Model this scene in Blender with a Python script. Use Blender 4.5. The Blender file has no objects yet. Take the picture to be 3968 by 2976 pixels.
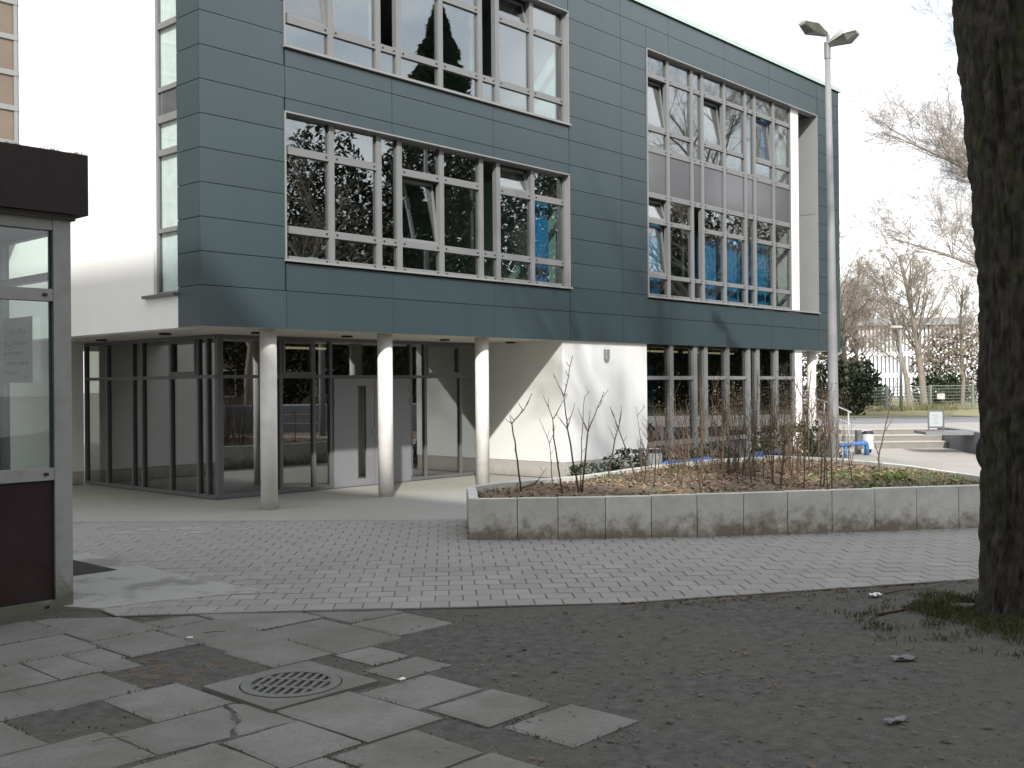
import bpy, bmesh, math, random
from math import sin, cos, pi, radians, sqrt, atan2
from mathutils import Vector, Matrix, noise

S = bpy.context.scene
COL = S.collection
rnd = random.Random(7)

# ------------------------------------------------------------------ camera, sky, sun, exposure
PITCH, ROLL, PHI = 0.00162770, -0.00819074, 0.83270067
CAM = Vector((0, 0, 1.8))
r0 = Vector((1, 0, 0)); fw = Vector((0, cos(PITCH), sin(PITCH))); u0 = Vector((0, -sin(PITCH), cos(PITCH)))
rt = cos(ROLL) * r0 + sin(ROLL) * u0
up = -sin(ROLL) * r0 + cos(ROLL) * u0
cd = bpy.data.cameras.new('camera')
cam = bpy.data.objects.new('camera', cd); COL.objects.link(cam)
cam.matrix_world = Matrix(((rt.x, up.x, -fw.x, CAM.x), (rt.y, up.y, -fw.y, CAM.y), (rt.z, up.z, -fw.z, CAM.z), (0, 0, 0, 1)))
cd.sensor_width = 36.0; cd.lens = 37.305; cd.clip_start = 0.05; cd.clip_end = 2000
S.camera = cam

U = Vector((cos(PHI), sin(PHI), 0)); V = Vector((-sin(PHI), cos(PHI), 0))     # facade direction, depth direction
SUN_DIR = (U + V + Vector((0, 0, -0.97))).normalized()                        # travel of the light
EL = math.asin(-SUN_DIR.z); AZ = atan2(-SUN_DIR.x, -SUN_DIR.y)
W = bpy.data.worlds.new('World'); S.world = W; W.use_nodes = True
nt = W.node_tree; nt.nodes.clear()
out = nt.nodes.new('ShaderNodeOutputWorld'); bg = nt.nodes.new('ShaderNodeBackground')
sky = nt.nodes.new('ShaderNodeTexSky'); sky.sky_type = 'NISHITA'; sky.sun_disc = False
sky.sun_elevation = EL; sky.sun_rotation = AZ; sky.air_density = 1.2; sky.dust_density = 2.0
tc = nt.nodes.new('ShaderNodeTexCoord'); mp = nt.nodes.new('ShaderNodeMapping'); mp.inputs['Scale'].default_value = (1.0, 1.0, 2.4)
nz = nt.nodes.new('ShaderNodeTexNoise'); nz.inputs['Scale'].default_value = 2.1; nz.inputs['Detail'].default_value = 7; nz.inputs['Roughness'].default_value = 0.58
rp = nt.nodes.new('ShaderNodeValToRGB'); rp.color_ramp.elements[0].position = 0.36; rp.color_ramp.elements[1].position = 0.60
rp.color_ramp.elements[0].color = (.45, .45, .45, 1); rp.color_ramp.elements[1].color = (1, 1, 1, 1)
nz2 = nt.nodes.new('ShaderNodeTexNoise'); nz2.inputs['Scale'].default_value = 4.0; nz2.inputs['Detail'].default_value = 5
rp2 = nt.nodes.new('ShaderNodeValToRGB'); rp2.color_ramp.elements[0].position = 0.3; rp2.color_ramp.elements[1].position = 0.7
rp2.color_ramp.elements[0].color = (4.6, 4.85, 5.2, 1); rp2.color_ramp.elements[1].color = (9.9, 9.9, 9.9, 1)
mx = nt.nodes.new('ShaderNodeMix'); mx.data_type = 'RGBA'
L = nt.links.new
L(tc.outputs['Generated'], mp.inputs['Vector']); L(mp.outputs['Vector'], nz.inputs['Vector']); L(mp.outputs['Vector'], nz2.inputs['Vector'])
L(nz.outputs['Fac'], rp.inputs['Fac']); L(nz2.outputs['Fac'], rp2.inputs['Fac'])
L(rp.outputs['Color'], mx.inputs['Factor']); L(sky.outputs['Color'], mx.inputs['A']); L(rp2.outputs['Color'], mx.inputs['B'])
L(mx.outputs['Result'], bg.inputs['Color']); bg.inputs['Strength'].default_value = 0.13; L(bg.outputs[0], out.inputs[0])

sd = bpy.data.lights.new('sun', 'SUN'); sd.energy = 2.7; sd.angle = radians(1.2); sd.color = (1.0, .97, .92)
so = bpy.data.objects.new('sun', sd); COL.objects.link(so)
so.rotation_euler = SUN_DIR.to_track_quat('-Z', 'Y').to_euler(); so.location = (0, -20, 40)
S.view_settings.view_transform = 'Standard'; S.view_settings.look = 'None'
S.view_settings.exposure = 0.95; S.view_settings.gamma = 1.0; S.view_settings.use_curve_mapping = False
S.render.engine = 'CYCLES'; S.cycles.use_denoising = True
S.cycles.max_bounces = 7; S.cycles.transparent_max_bounces = 16; S.cycles.glossy_bounces = 4; S.cycles.diffuse_bounces = 3
S.cycles.caustics_reflective = False; S.cycles.caustics_refractive = False; S.cycles.sample_clamp_indirect = 6

# ------------------------------------------------------------------ materials
def mat(name, col, rough=.7, var=.12, scale=6, col2=None, amt2=0, scale2=1.5, lo2=.5, hi2=.65, bump=0, bscale=60, spec=.3, metal=0, rand=0, emit=None, detail=6, stretch=(1, 1, 1)):
    m = bpy.data.materials.new(name); m.use_nodes = True
    n = m.node_tree.nodes; b = n['Principled BSDF']; k = m.node_tree.links.new
    t = n.new('ShaderNodeTexCoord'); mpn = n.new('ShaderNodeMapping'); mpn.inputs['Scale'].default_value = stretch
    geo = n.new('ShaderNodeNewGeometry')
    k(geo.outputs['Position'], mpn.inputs['Vector'])
    a = n.new('ShaderNodeTexNoise'); a.inputs['Scale'].default_value = scale; a.inputs['Detail'].default_value = detail; a.inputs['Roughness'].default_value = .62
    k(mpn.outputs['Vector'], a.inputs['Vector'])
    r = n.new('ShaderNodeMapRange'); r.inputs['From Min'].default_value = .25; r.inputs['From Max'].default_value = .75
    r.inputs['To Min'].default_value = 1 - var; r.inputs['To Max'].default_value = 1 + var
    k(a.outputs['Fac'], r.inputs['Value'])
    x = n.new('ShaderNodeMix'); x.data_type = 'RGBA'; x.blend_type = 'MULTIPLY'; x.inputs['Factor'].default_value = 1
    x.inputs['A'].default_value = (*col, 1); k(r.outputs['Result'], x.inputs['B'])
    cur = x.outputs['Result']
    if rand:
        oi = n.new('ShaderNodeObjectInfo'); rr = n.new('ShaderNodeMapRange'); rr.inputs['To Min'].default_value = 1 - rand; rr.inputs['To Max'].default_value = 1 + rand
        k(oi.outputs['Random'], rr.inputs['Value'])
        y = n.new('ShaderNodeMix'); y.data_type = 'RGBA'; y.blend_type = 'MULTIPLY'; y.inputs['Factor'].default_value = 1
        k(cur, y.inputs['A']); k(rr.outputs['Result'], y.inputs['B']); cur = y.outputs['Result']
    if col2:
        c = n.new('ShaderNodeTexNoise'); c.inputs['Scale'].default_value = scale2; c.inputs['Detail'].default_value = 8; c.inputs['Roughness'].default_value = .65
        k(mpn.outputs['Vector'], c.inputs['Vector'])
        q = n.new('ShaderNodeMapRange'); q.inputs['From Min'].default_value = lo2; q.inputs['From Max'].default_value = hi2; q.inputs['To Max'].default_value = amt2
        k(c.outputs['Fac'], q.inputs['Value'])
        z = n.new('ShaderNodeMix'); z.data_type = 'RGBA'; k(q.outputs['Result'], z.inputs['Factor']); k(cur, z.inputs['A']); z.inputs['B'].default_value = (*col2, 1)
        cur = z.outputs['Result']
    k(cur, b.inputs['Base Color'])
    b.inputs['Roughness'].default_value = rough; b.inputs['Specular IOR Level'].default_value = spec; b.inputs['Metallic'].default_value = metal
    if bump:
        bn = n.new('ShaderNodeTexNoise'); bn.inputs['Scale'].default_value = bscale; bn.inputs['Detail'].default_value = 5
        k(mpn.outputs['Vector'], bn.inputs['Vector'])
        bb = n.new('ShaderNodeBump'); bb.inputs['Strength'].default_value = bump; bb.inputs['Distance'].default_value = .02
        k(bn.outputs['Fac'], bb.inputs['Height']); k(bb.outputs['Normal'], b.inputs['Normal'])
    if emit: b.inputs['Emission Color'].default_value = (*emit[0], 1); b.inputs['Emission Strength'].default_value = emit[1]
    m['cur'] = 0
    return m

def glass_mat(name, tint, base, rough=0.0, wob=.012):
    m = bpy.data.materials.new(name); m.use_nodes = True
    n = m.node_tree.nodes; k = m.node_tree.links.new; n.remove(n['Principled BSDF'])
    o = n['Material Output']; tr = n.new('ShaderNodeBsdfTransparent'); tr.inputs['Color'].default_value = (*tint, 1)
    gl = n.new('ShaderNodeBsdfGlossy'); gl.inputs['Roughness'].default_value = rough; gl.inputs['Color'].default_value = (.96, .98, 1, 1)
    fr = n.new('ShaderNodeFresnel'); fr.inputs['IOR'].default_value = 1.5
    ad = n.new('ShaderNodeMath'); ad.operation = 'MULTIPLY_ADD'; ad.inputs[1].default_value = 1.0; ad.inputs[2].default_value = base; ad.use_clamp = True
    k(fr.outputs[0], ad.inputs[0])
    gb_ = n.new('ShaderNodeNewGeometry'); io = n.new('ShaderNodeMapRange'); io.inputs['To Min'].default_value = 1.5; io.inputs['To Max'].default_value = 1/1.5
    k(gb_.outputs['Backfacing'], io.inputs['Value']); k(io.outputs['Result'], fr.inputs['IOR'])
    nz_ = n.new('ShaderNodeTexNoise'); nz_.inputs['Scale'].default_value = .9; nz_.inputs['Detail'].default_value = 1
    bu = n.new('ShaderNodeBump'); bu.inputs['Strength'].default_value = wob; bu.inputs['Distance'].default_value = .02
    ge = n.new('ShaderNodeNewGeometry'); k(ge.outputs['Position'], nz_.inputs['Vector']); k(nz_.outputs['Fac'], bu.inputs['Height']); k(bu.outputs['Normal'], gl.inputs['Normal'])
    ms = n.new('ShaderNodeMixShader'); k(ad.outputs[0], ms.inputs[0]); k(tr.outputs[0], ms.inputs[1]); k(gl.outputs[0], ms.inputs[2]); k(ms.outputs[0], o.inputs[0])
    return m

M = dict(
    clad=mat('cladding', (.030, .051, .058), .34, .08, 1.6, (.036, .055, .062), .5, .5, .45, .65, rand=.07, stretch=(1, 1, .25), spec=.7, bump=.02, bscale=300),
    core=mat('joint_backing', (.012, .014, .016), .9),
    render=mat('white_render', (.80, .80, .78), .85, .03, 1.5, (.72, .71, .68), .35, 1.1, .48, .78, stretch=(1, 1, .4), bump=.12, bscale=120, spec=.2),
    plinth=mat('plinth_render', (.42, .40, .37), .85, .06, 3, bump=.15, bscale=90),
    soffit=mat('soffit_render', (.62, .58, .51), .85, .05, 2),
    frame=mat('window_frame_paint', (.18, .184, .184), .45, .05, 4, spec=.4),
    trim=mat('metal_trim', (.235, .24, .24), .4, .05, 3, spec=.5),
    coping=mat('coping_metal', (.42, .50, .47), .4, .05, 3, spec=.5),
    gframe=mat('grey_frame_paint', (.115, .115, .117), .45, .05, 4, spec=.4),
    door=mat('door_paint', (.20, .20, .215), .45, .04, 3, spec=.4),
    dark=mat('dark_plastic', (.02, .02, .02), .5),
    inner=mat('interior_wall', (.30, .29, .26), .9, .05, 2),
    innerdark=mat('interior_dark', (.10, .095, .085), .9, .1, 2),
    mint=mat('mint_wall', (.38, .56, .50), .9, .04, 2),
    curtain=mat('blue_curtain', (.03, .24, .48), .9, .25, 4, stretch=(3, 3, .4)),
    spandrel=mat('spandrel_panel', (.075, .078, .086), .10, .06, 3, spec=1.0),
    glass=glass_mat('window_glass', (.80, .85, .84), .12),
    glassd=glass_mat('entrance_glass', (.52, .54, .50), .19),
    kglass=glass_mat('porch_glass', (.93, .97, .955), .0, 0, 0),
    conc_col=mat('column_concrete', (.70, .69, .66), .8, .06, 5, (.5, .47, .42), .4, 3, bump=.08, bscale=80),
    paver=mat('grey_paver', (.248, .240, .228), .85, .12, 60, (.195, .188, .174), .5, .9, .45, .7, bump=.25, bscale=220, rand=.09),
    joint=mat('joint_sand', (.105, .102, .094), .95, .3, 30),
    slab=mat('old_slab', (.166, .164, .154), .9, .18, 35, (.095, .092, .072), .8, 1.3, .40, .70, bump=.35, bscale=160, rand=.13),
    dirt=mat('trodden_dirt', (.076, .0735, .069), .95, .5, 11, (.086, .083, .060), .7, .75, .44, .62, bump=1.0, bscale=55),
    court=mat('forecourt_paving', (.29, .285, .265), .88, .10, 25, (.26, .26, .20), .7, .35, .45, .6, bump=.15, bscale=120),
    plaza=mat('plaza_paving', (.36, .335, .31), .88, .10, 14, (.27, .25, .24), .5, .3, .45, .65, bump=.1, bscale=120),
    brownpave=mat('brown_paving', (.155, .112, .085), .9, .15, 8, bump=.2, bscale=60),
    channel=mat('channel_block', (.21, .21, .21), .85, .1, 20, bump=.2, bscale=120, rand=.05),
    apron=mat('apron_concrete', (.30, .30, .285), .9, .12, 30, (.165, .163, .155), .85, 1.6, .50, .60, bump=.4, bscale=110),
    mat_=mat('door_mat', (.035, .035, .035), .95, .2, 90, bump=.6, bscale=200),
    steel=mat('galvanised_steel', (.25, .255, .26), .5, .10, 3, (.19, .195, .205), .6, 2, stretch=(1, 1, .2), spec=.5),
    lamphead=mat('lamp_housing', (.46, .46, .40), .5, .12, 4, (.25, .25, .2), .6, 5),
    lampglass=mat('lamp_cover', (.17, .17, .15), .3, .2, 8, spec=.5),
    fascia=mat('brown_fascia', (.021, .013, .013), .6, .3, 5, (.020, .022, .009), .6, 2.5),
    brownpanel=mat('maroon_panel', (.024, .0095, .011), .55, .3, 6, (.035, .03, .028), .35, 2.2, spec=.3),
    kframe=mat('porch_frame', (.30, .30, .295), .6, .05, 6, (.20, .20, .17), .4, 4, bump=.05),
    paper=mat('notice_paper', (.62, .62, .62), .9, .02, 2),
    ink=mat('ink', (.06, .06, .06), .9),
    tan=mat('tan_panel', (.165, .13, .104), .55, .10, 1.5, spec=.4),
    bark=mat('dark_bark', (.046, .041, .034), .95, .8, 13, (.040, .044, .019), .8, 3.4, .48, .6, bump=1.0, bscale=30, stretch=(1, 1, .35)),
    bark2=mat('grey_bark', (.22, .19, .155), .95, .25, 8, stretch=(1, 1, .3)),
    twig=mat('twig_bark', (.25, .215, .175), .95, .2, 8),
    stem=mat('shrub_stem', (.075, .052, .045), .85, .3, 20),
    stem2=mat('brown_stem', (.125, .085, .056), .85, .3, 20),
    soil=mat('bed_soil', (.15, .12, .085), .95, .35, 12, (.12, .12, .05), .4, 1.2, bump=.6, bscale=40),
    leafbrown=mat('dead_leaf', (.245, .165, .11), .85, .5, 7),
    drygrass2=mat('shrub_ground', (.075, .065, .035), .95, .4, 3),
    boardgrey=mat('board_face', (.38, .42, .43), .6, .05, 4),
    lime=mat('lime_bloom', (.33, .325, .315), .95, .2, 30),
    glarebark=mat('glare_bark', (.36, .32, .285), .9, .2, 6), courtleaf=mat('olive_foliage', (.050, .052, .030), .8, .5, 2.5, spec=.2),  # plane tree crown: glare on the twigs put into a lighter bark colour
    leafground=mat('trodden_leaf', (.13, .095, .06), .9, .5, 9), haze_twig=mat('brown_thicket', (.19, .155, .115), .9, .4, 3),
    leafdark=mat('evergreen_leaf', (.028, .045, .020), .7, .5, 3, spec=.3),
    leafgreen=mat('green_leaf', (.085, .14, .030), .7, .4, 5),
    grass=mat('grass_blade', (.066, .075, .030), .85, .5, 7, (.10, .08, .045), .7, 4),
    drygrass=mat('dry_grass', (.215, .20, .105), .9, .3, 3, (.16, .17, .075), .6, .5),
    blue=mat('blue_paint', (.045, .17, .45), .4, .08, 3, (.2, .3, .4), .3, 6, spec=.5),
    binpale=mat('bin_galvanised', (.50, .53, .52), .5, .06, 5),
    rail=mat('rail_metal', (.38, .40, .42), .4, .05, 5, spec=.5),
    wallconc=mat('wall_concrete', (.20, .20, .21), .9, .12, 6),
    stepc=mat('step_concrete', (.21, .20, .175), .9, .12, 6),
    nosing=mat('step_nosing', (.40, .385, .35), .9, .1, 8),
    fence=mat('fence_coating', (.21, .23, .20), .6, .05, 5),
    skin=mat('skin', (.52, .34, .26), .6), hair=mat('hair', (.03, .02, .015), .7),
    shirt=mat('lilac_shirt', (.50, .42, .52), .9), trouser=mat('dark_trousers', (.05, .05, .06), .9),
    offw=mat('slat_white', (.72, .74, .76), .7), roofgrey=mat('roof_grey', (.28, .29, .31), .7),
    ochre=mat('ochre_wall', (.26, .23, .155), .9, .06, 2), iron=mat('cast_iron', (.125, .125, .12), .7, .15, 30, bump=.3, bscale=100),
    hole=mat('pit_shade', (.006, .006, .006), 1),  # black for the shade down in the drain
    litter=mat('white_litter', (.62, .62, .60), .8), litter2=mat('grey_litter', (.17, .16, .18), .8, .3, 30),
    rubble=mat('rubble', (.105, .080, .062), .95, .4, 12, (.10, .095, .06), .6, 5, .45, .6, bump=.8, bscale=60),
    strip=mat('light_tube', (.8, .75, .55), .6, emit=((1, .86, .55), .55)),
    teal=mat('teal_glass_edge', (.03, .11, .10), .2, spec=.5),
    wood=mat('yellow_post', (.40, .25, .07), .6),
    tower=mat('neighbour_render', (.45, .42, .36), .9, .06, 2),
)

# planter concrete: dirt rising from the ground by height (real soiling, fixed to the block)
def rising_dirt(m, col, k_, c0, lo, hi, amt, sc=5):
    n = m.node_tree.nodes; k = m.node_tree.links.new; b = n['Principled BSDF']
    src = b.inputs['Base Color'].links[0].from_socket
    g = n.new('ShaderNodeNewGeometry'); sx = n.new('ShaderNodeSeparateXYZ'); k(g.outputs['Position'], sx.inputs[0])
    t = n.new('ShaderNodeTexNoise'); t.inputs['Scale'].default_value = sc; t.inputs['Detail'].default_value = 9; t.inputs['Roughness'].default_value = .74
    k(g.outputs['Position'], t.inputs['Vector'])
    a = n.new('ShaderNodeMath'); a.operation = 'MULTIPLY_ADD'; a.inputs[1].default_value = -k_; a.inputs[2].default_value = c0
    k(sx.outputs['Z'], a.inputs[0])
    s = n.new('ShaderNodeMath'); s.operation = 'ADD'; k(a.outputs[0], s.inputs[0]); k(t.outputs['Fac'], s.inputs[1])
    r = n.new('ShaderNodeMapRange'); r.inputs['From Min'].default_value = lo; r.inputs['From Max'].default_value = hi; r.inputs['To Max'].default_value = amt
    k(s.outputs[0], r.inputs['Value'])
    x = n.new('ShaderNodeMix'); x.data_type = 'RGBA'; k(r.outputs['Result'], x.inputs['Factor']); k(src, x.inputs['A']); x.inputs['B'].default_value = (*col, 1)
    k(x.outputs['Result'], b.inputs['Base Color'])
    return m
M['planter'] = rising_dirt(mat('planter_concrete', (.53, .525, .485), .9, .10, 7, (.41, .405, .36), .6, 2.5, .45, .65, bump=.3, bscale=90, rand=.07), (.155, .118, .088), 1.0, .02, .24, .50, .85)
rising_dirt(M['kframe'], (.085, .085, .045), 1.6, .25, .35, .6, .8, 4)
rising_dirt(M['conc_col'], (.36, .33, .28), 1.2, .05, .3, .6, .6, 4)
rising_dirt(M['plinth'], (.26, .25, .21), 2.2, .12, .3, .6, .6, 5)

# ------------------------------------------------------------------ mesh helpers
class MB:
    def __init__(s): s.v = []; s.f = []
    def box(s, x0, x1, y0, y1, z0, z1):
        b = len(s.v)
        s.v += [(x0, y0, z0), (x1, y0, z0), (x1, y1, z0), (x0, y1, z0), (x0, y0, z1), (x1, y0, z1), (x1, y1, z1), (x0, y1, z1)]
        s.f += [(b, b+3, b+2, b+1), (b+4, b+5, b+6, b+7), (b, b+1, b+5, b+4), (b+1, b+2, b+6, b+5), (b+2, b+3, b+7, b+6), (b+3, b, b+4, b+7)]
        return s
    def quad(s, *p):
        b = len(s.v); s.v += [tuple(q) for q in p]; s.f.append(tuple(range(b, b+len(p)))); return s
    def prism(s, poly, z0, z1, inset=0, drop=0):
        n = len(poly); b = len(s.v)
        zt = z1 if callable(z1) else (lambda x, y: z1)
        s.v += [(x, y, z0) for x, y in poly]
        if inset:
            cx = sum(p[0] for p in poly)/n; cy = sum(p[1] for p in poly)/n
            s.v += [(x, y, zt(x, y)-drop) for x, y in poly]
            for x, y in poly:
                d = sqrt((x-cx)**2+(y-cy)**2) or 1; k = max(0, 1-inset*1.4/d); X, Y = cx+(x-cx)*k, cy+(y-cy)*k
                s.v.append((X, Y, zt(X, Y)))
            rings = 3
        else:
            s.v += [(x, y, zt(x, y)) for x, y in poly]; rings = 2
        for r in range(rings-1):
            for i in range(n):
                j = (i+1) % n; s.f.append((b+r*n+i, b+r*n+j, b+(r+1)*n+j, b+(r+1)*n+i))
        s.f.append(tuple(b+(rings-1)*n+i for i in range(n)))
        s.f.append(tuple(b+n-1-i for i in range(n)))
        return s
    def tube(s, pts, rad, n=6, cap=True):
        pts = [Vector(p) for p in pts]; m = len(pts); b = len(s.v)
        if not hasattr(rad, '__len__'): rad = [rad]*m
        ref = None
        for i, p in enumerate(pts):
            d = (pts[min(i+1, m-1)]-pts[max(i-1, 0)])
            if d.length < 1e-9: d = Vector((0, 0, 1))
            d.normalize()
            if ref is None: ref = Vector((1, 0, 0)) if abs(d.x) < .8 else Vector((0, 1, 0))
            a = d.cross(ref).normalized(); c = d.cross(a); ref = -d.cross(a).cross(d) if False else ref
            for k in range(n):
                t = 2*pi*k/n; s.v.append(tuple(p+(a*cos(t)+c*sin(t))*rad[i]))
        for i in range(m-1):
            for k in range(n):
                q = (k+1) % n; s.f.append((b+i*n+k, b+i*n+q, b+(i+1)*n+q, b+(i+1)*n+k))
        if cap:
            s.f.append(tuple(b+n-1-k for k in range(n))); s.f.append(tuple(b+(m-1)*n+k for k in range(n)))
        return s
    def obj(s, name, m, parent=None, smooth=False, loc=None, rotz=0):
        me = bpy.data.meshes.new(name); me.from_pydata(s.v, [], s.f); me.update()
        if smooth:
            for p in me.polygons: p.use_smooth = True
        return link(name, me, m, parent, loc, rotz)

def link(name, me, m, parent=None, loc=None, rotz=0):
    if m is not None and not me.materials: me.materials.append(M[m] if isinstance(m, str) else m)
    o = bpy.data.objects.new(name, me); COL.objects.link(o)
    if parent: o.parent = parent
    if loc: o.location = loc
    if rotz: o.rotation_euler.z = rotz
    return o
def empty(name, loc=(0, 0, 0), rotz=0):
    o = bpy.data.objects.new(name, None); COL.objects.link(o); o.location = loc; o.rotation_euler.z = rotz; o.empty_display_size = .2
    return o
def tag(o, label=None, cat=None, group=None, kind=None):
    if label: o['label'] = label
    if cat: o['category'] = cat
    if group: o['group'] = group
    if kind: o['kind'] = kind
    return o
def bx(name, m, parent, *a): return MB().box(*a).obj(name, m, parent)

def leaf(b, x, y, z, s, tilt=.5):
    a = rnd.uniform(0, 2*pi); d = Vector((cos(a), sin(a), rnd.uniform(-tilt, tilt))); e = Vector((-sin(a), cos(a), rnd.uniform(-tilt, tilt)))
    c = Vector((x, y, z)); k = rnd.uniform(.35, .6)
    b.quad(c-d*s, c-e*s*k+Vector((0, 0, s*.2)), c+d*s, c+e*s*k+Vector((0, 0, s*.15)))
def blade(b, x, y, z, h, w=.006, lean=.5):
    a = rnd.uniform(0, 2*pi); l = rnd.uniform(0, lean)*h; c = rnd.uniform(0, 2*pi)
    p = Vector((x, y, z)); t = p+Vector((cos(a)*l, sin(a)*l, h)); m_ = p+Vector((cos(a)*l*.35, sin(a)*l*.35, h*.6)); s_ = Vector((cos(c), sin(c), 0))*w
    b.quad(p-s_, p+s_, m_+s_*.7, t, m_-s_*.7)

# ------------------------------------------------------------------ ground sheets
def grid_sheet(name, x0, x1, y0, y1, n, hf, m, hole=None):
    b = MB(); nx = max(1, int((x1-x0)/n)); ny = max(1, int((y1-y0)/n))
    for j in range(ny+1):
        for i in range(nx+1):
            x = x0+(x1-x0)*i/nx; y = y0+(y1-y0)*j/ny; b.v.append((x, y, hf(x, y)))
    for j in range(ny):
        for i in range(nx):
            if hole and (Vector((x0+(x1-x0)*(i+.5)/nx, y0+(y1-y0)*(j+.5)/ny, 0))-hole).length < .30: continue
            a = j*(nx+1)+i; b.f.append((a, a+1, a+nx+2, a+nx+1))
    return b.obj(name, m, smooth=True)
g = MB(); g.quad((-300, -120, -.06), (300, -120, -.06), (300, 500, -.06), (-300, 500, -.06))
tag(g.obj('ground', 'plaza'), kind='structure')
def dirt_h(x, y): return .006*noise.noise(Vector((x*2.2, y*2.2, 0)))+.006*noise.noise(Vector((x*.7, y*.7, 3))) + .003*noise.noise(Vector((x*9, y*9, 7))) - .001
tag(grid_sheet('dirt_ground', -7, 14, 1.0, 11.2, .06, dirt_h, 'dirt', U*3.82+V*5.29), kind='structure')
c = MB(); c.quad((-14, 13.9, -.012), (9, 13.9, -.012), (9, 40, -.012), (-14, 40, -.012))
tag(c.obj('forecourt', 'court'), kind='structure')
c = MB(); c.quad((14.5, -4, -.02), (47, -4, -.02), (47, 29.3, -.02), (14.5, 29.3, -.02)); tag(c.obj('court_ground', 'brownpave'), kind='structure')
c = MB(); c.quad((6, 11, -.02), (14.49, 11, -.02), (14.49, 31, -.02), (6, 31, -.02))
tag(c.obj('plaza', 'plaza'), kind='structure')

# square pavers in running bond
def clip(poly, a, b):                        # keep the left of a->b
    res = []; n = len(poly)
    side = lambda p: (b[0]-a[0])*(p[1]-a[1])-(b[1]-a[1])*(p[0]-a[0])
    for i in range(n):
        p, q = poly[i], poly[(i+1) % n]; sp, sq = side(p), side(q)
        if sp >= 0: res.append(p)
        if sp*sq < 0:
            t = sp/(sp-sq); res.append((p[0]+(q[0]-p[0])*t, p[1]+(q[1]-p[1])*t))
    return res
def area(p): return abs(sum(p[i][0]*p[(i+1) % len(p)][1]-p[(i+1) % len(p)][0]*p[i][1] for i in range(len(p))))/2
def inside(x, y, poly):
    r = False; n = len(poly)
    for i in range(n):
        (x1, y1), (x2, y2) = poly[i], poly[i-1]
        if (y1 > y) != (y2 > y) and x < (x2-x1)*(y-y1)/(y2-y1)+x1: r = not r
    return r
FRONT = [(-.51, 12.28), (.05, 12.29), (.52, 12.30), (1.07, 12.30), (1.61, 12.34), (2.15, 12.40), (2.71, 12.47), (3.25, 12.56), (3.80, 12.645), (4.34, 12.73), (4.87, 12.81), (5.42, 12.90), (5.97, 12.99), (6.5, 13.08)]
PLANTER = FRONT + [(6.32, 14.9), (6.10, 16.2), (5.80, 17.2), (5.45, 18.1), (4.5, 18.9), (3.55, 18.45), (2.85, 17.75), (2.15, 16.98), (1.6, 16.2), (1.0, 15.35), (.35, 14.78), (-.28, 14.2), (-.60, 13.75)]
yard = tag(empty('paved_yard'), kind='structure')
reg = [(-3.13, 8.36), (.93, 8.71), (11.5, 11.69), (11.5, 13.95), (-6.6, 14.12), (-6.6, 12.6), (-3.38, 8.62)]
MB().prism([(x, y) for x, y in reg], -.03, .006).obj('bedding', 'joint', yard)
A = radians(3.6); P = .234; gap = .008
pavers = []
for j in range(-2, 34):
    for i in range(-32, 60):
        a = i*P+(P/2 if j % 2 else 0); b = j*P
        q = []
        for dx, dy in ((0, 0), (P-gap, 0), (P-gap, P-gap), (0, P-gap)):
            x, y = a+dx, b+dy; q.append((-1.92+x*cos(A)-y*sin(A), 8.50+x*sin(A)+y*cos(A)))
        for k in range(len(reg)):
            q = clip(q, reg[k], reg[(k+1) % len(reg)])
            if len(q) < 3: break
        if len(q) < 3 or area(q) < .004: continue
        cx = sum(p[0] for p in q)/len(q); cy = sum(p[1] for p in q)/len(q)
        if inside(cx, cy, PLANTER) and cy > 12.45+max(0, (cx-1.5)*.15): continue
        if cx > -.35 and cy > 12.5+.16*max(0, cx-1): continue
        if cx > 8.5 or cx < -6.4: continue
        pavers.append((cy, q, len(q) == 4 and abs(area(q)-(P-gap)**2) < 1e-5, cx))
def vis(p):
    cy, q, f, cx = p
    return abs(cx) < .50*cy+.1
pavers.sort(key=lambda p: (not vis(p), p[0]))
shared = []
h = (P-gap)/2
for t in range(4):
    tl = [rnd.uniform(-.0018, .0018) for _ in range(3)]
    b = MB().prism([(-h, -h), (h, -h), (h, h), (-h, h)], -.02, lambda x, y, tl=tl: .018+tl[0]+tl[1]*x/h+tl[2]*y/h, .006, .005)
    me = bpy.data.meshes.new('paver'); me.from_pydata(b.v, [], b.f); me.update(); me.materials.append(M['paver']); shared.append(me)
rest = MB()
for n, (cy, q, full, cx) in enumerate(pavers):
    if n < 298 and full: link('paver', rnd.choice(shared), None, yard, (cx, cy, 0), A)
    elif n < 298: MB().prism(q, -.02, .018+rnd.uniform(-.001, .001), .006, .005).obj('paver', 'paver', yard)
    else: rest.prism(q, -.02, .018+rnd.uniform(-.0025, .0025), .006, .005)
tag(rest.obj('far_pavers', 'paver', yard), kind='stuff')
# dark channel blocks along the forecourt
for i in range(13):
    x = -6.9+i*.55; y = 14.09-.026*(x+.6)
    MB().prism([(x, y-.15), (x+.54, y-.165), (x+.54, y+.12), (x, y+.135)], -.03, .014+rnd.uniform(-.001, .001), .006, .004).obj('channel_block', 'channel', yard)

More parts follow.
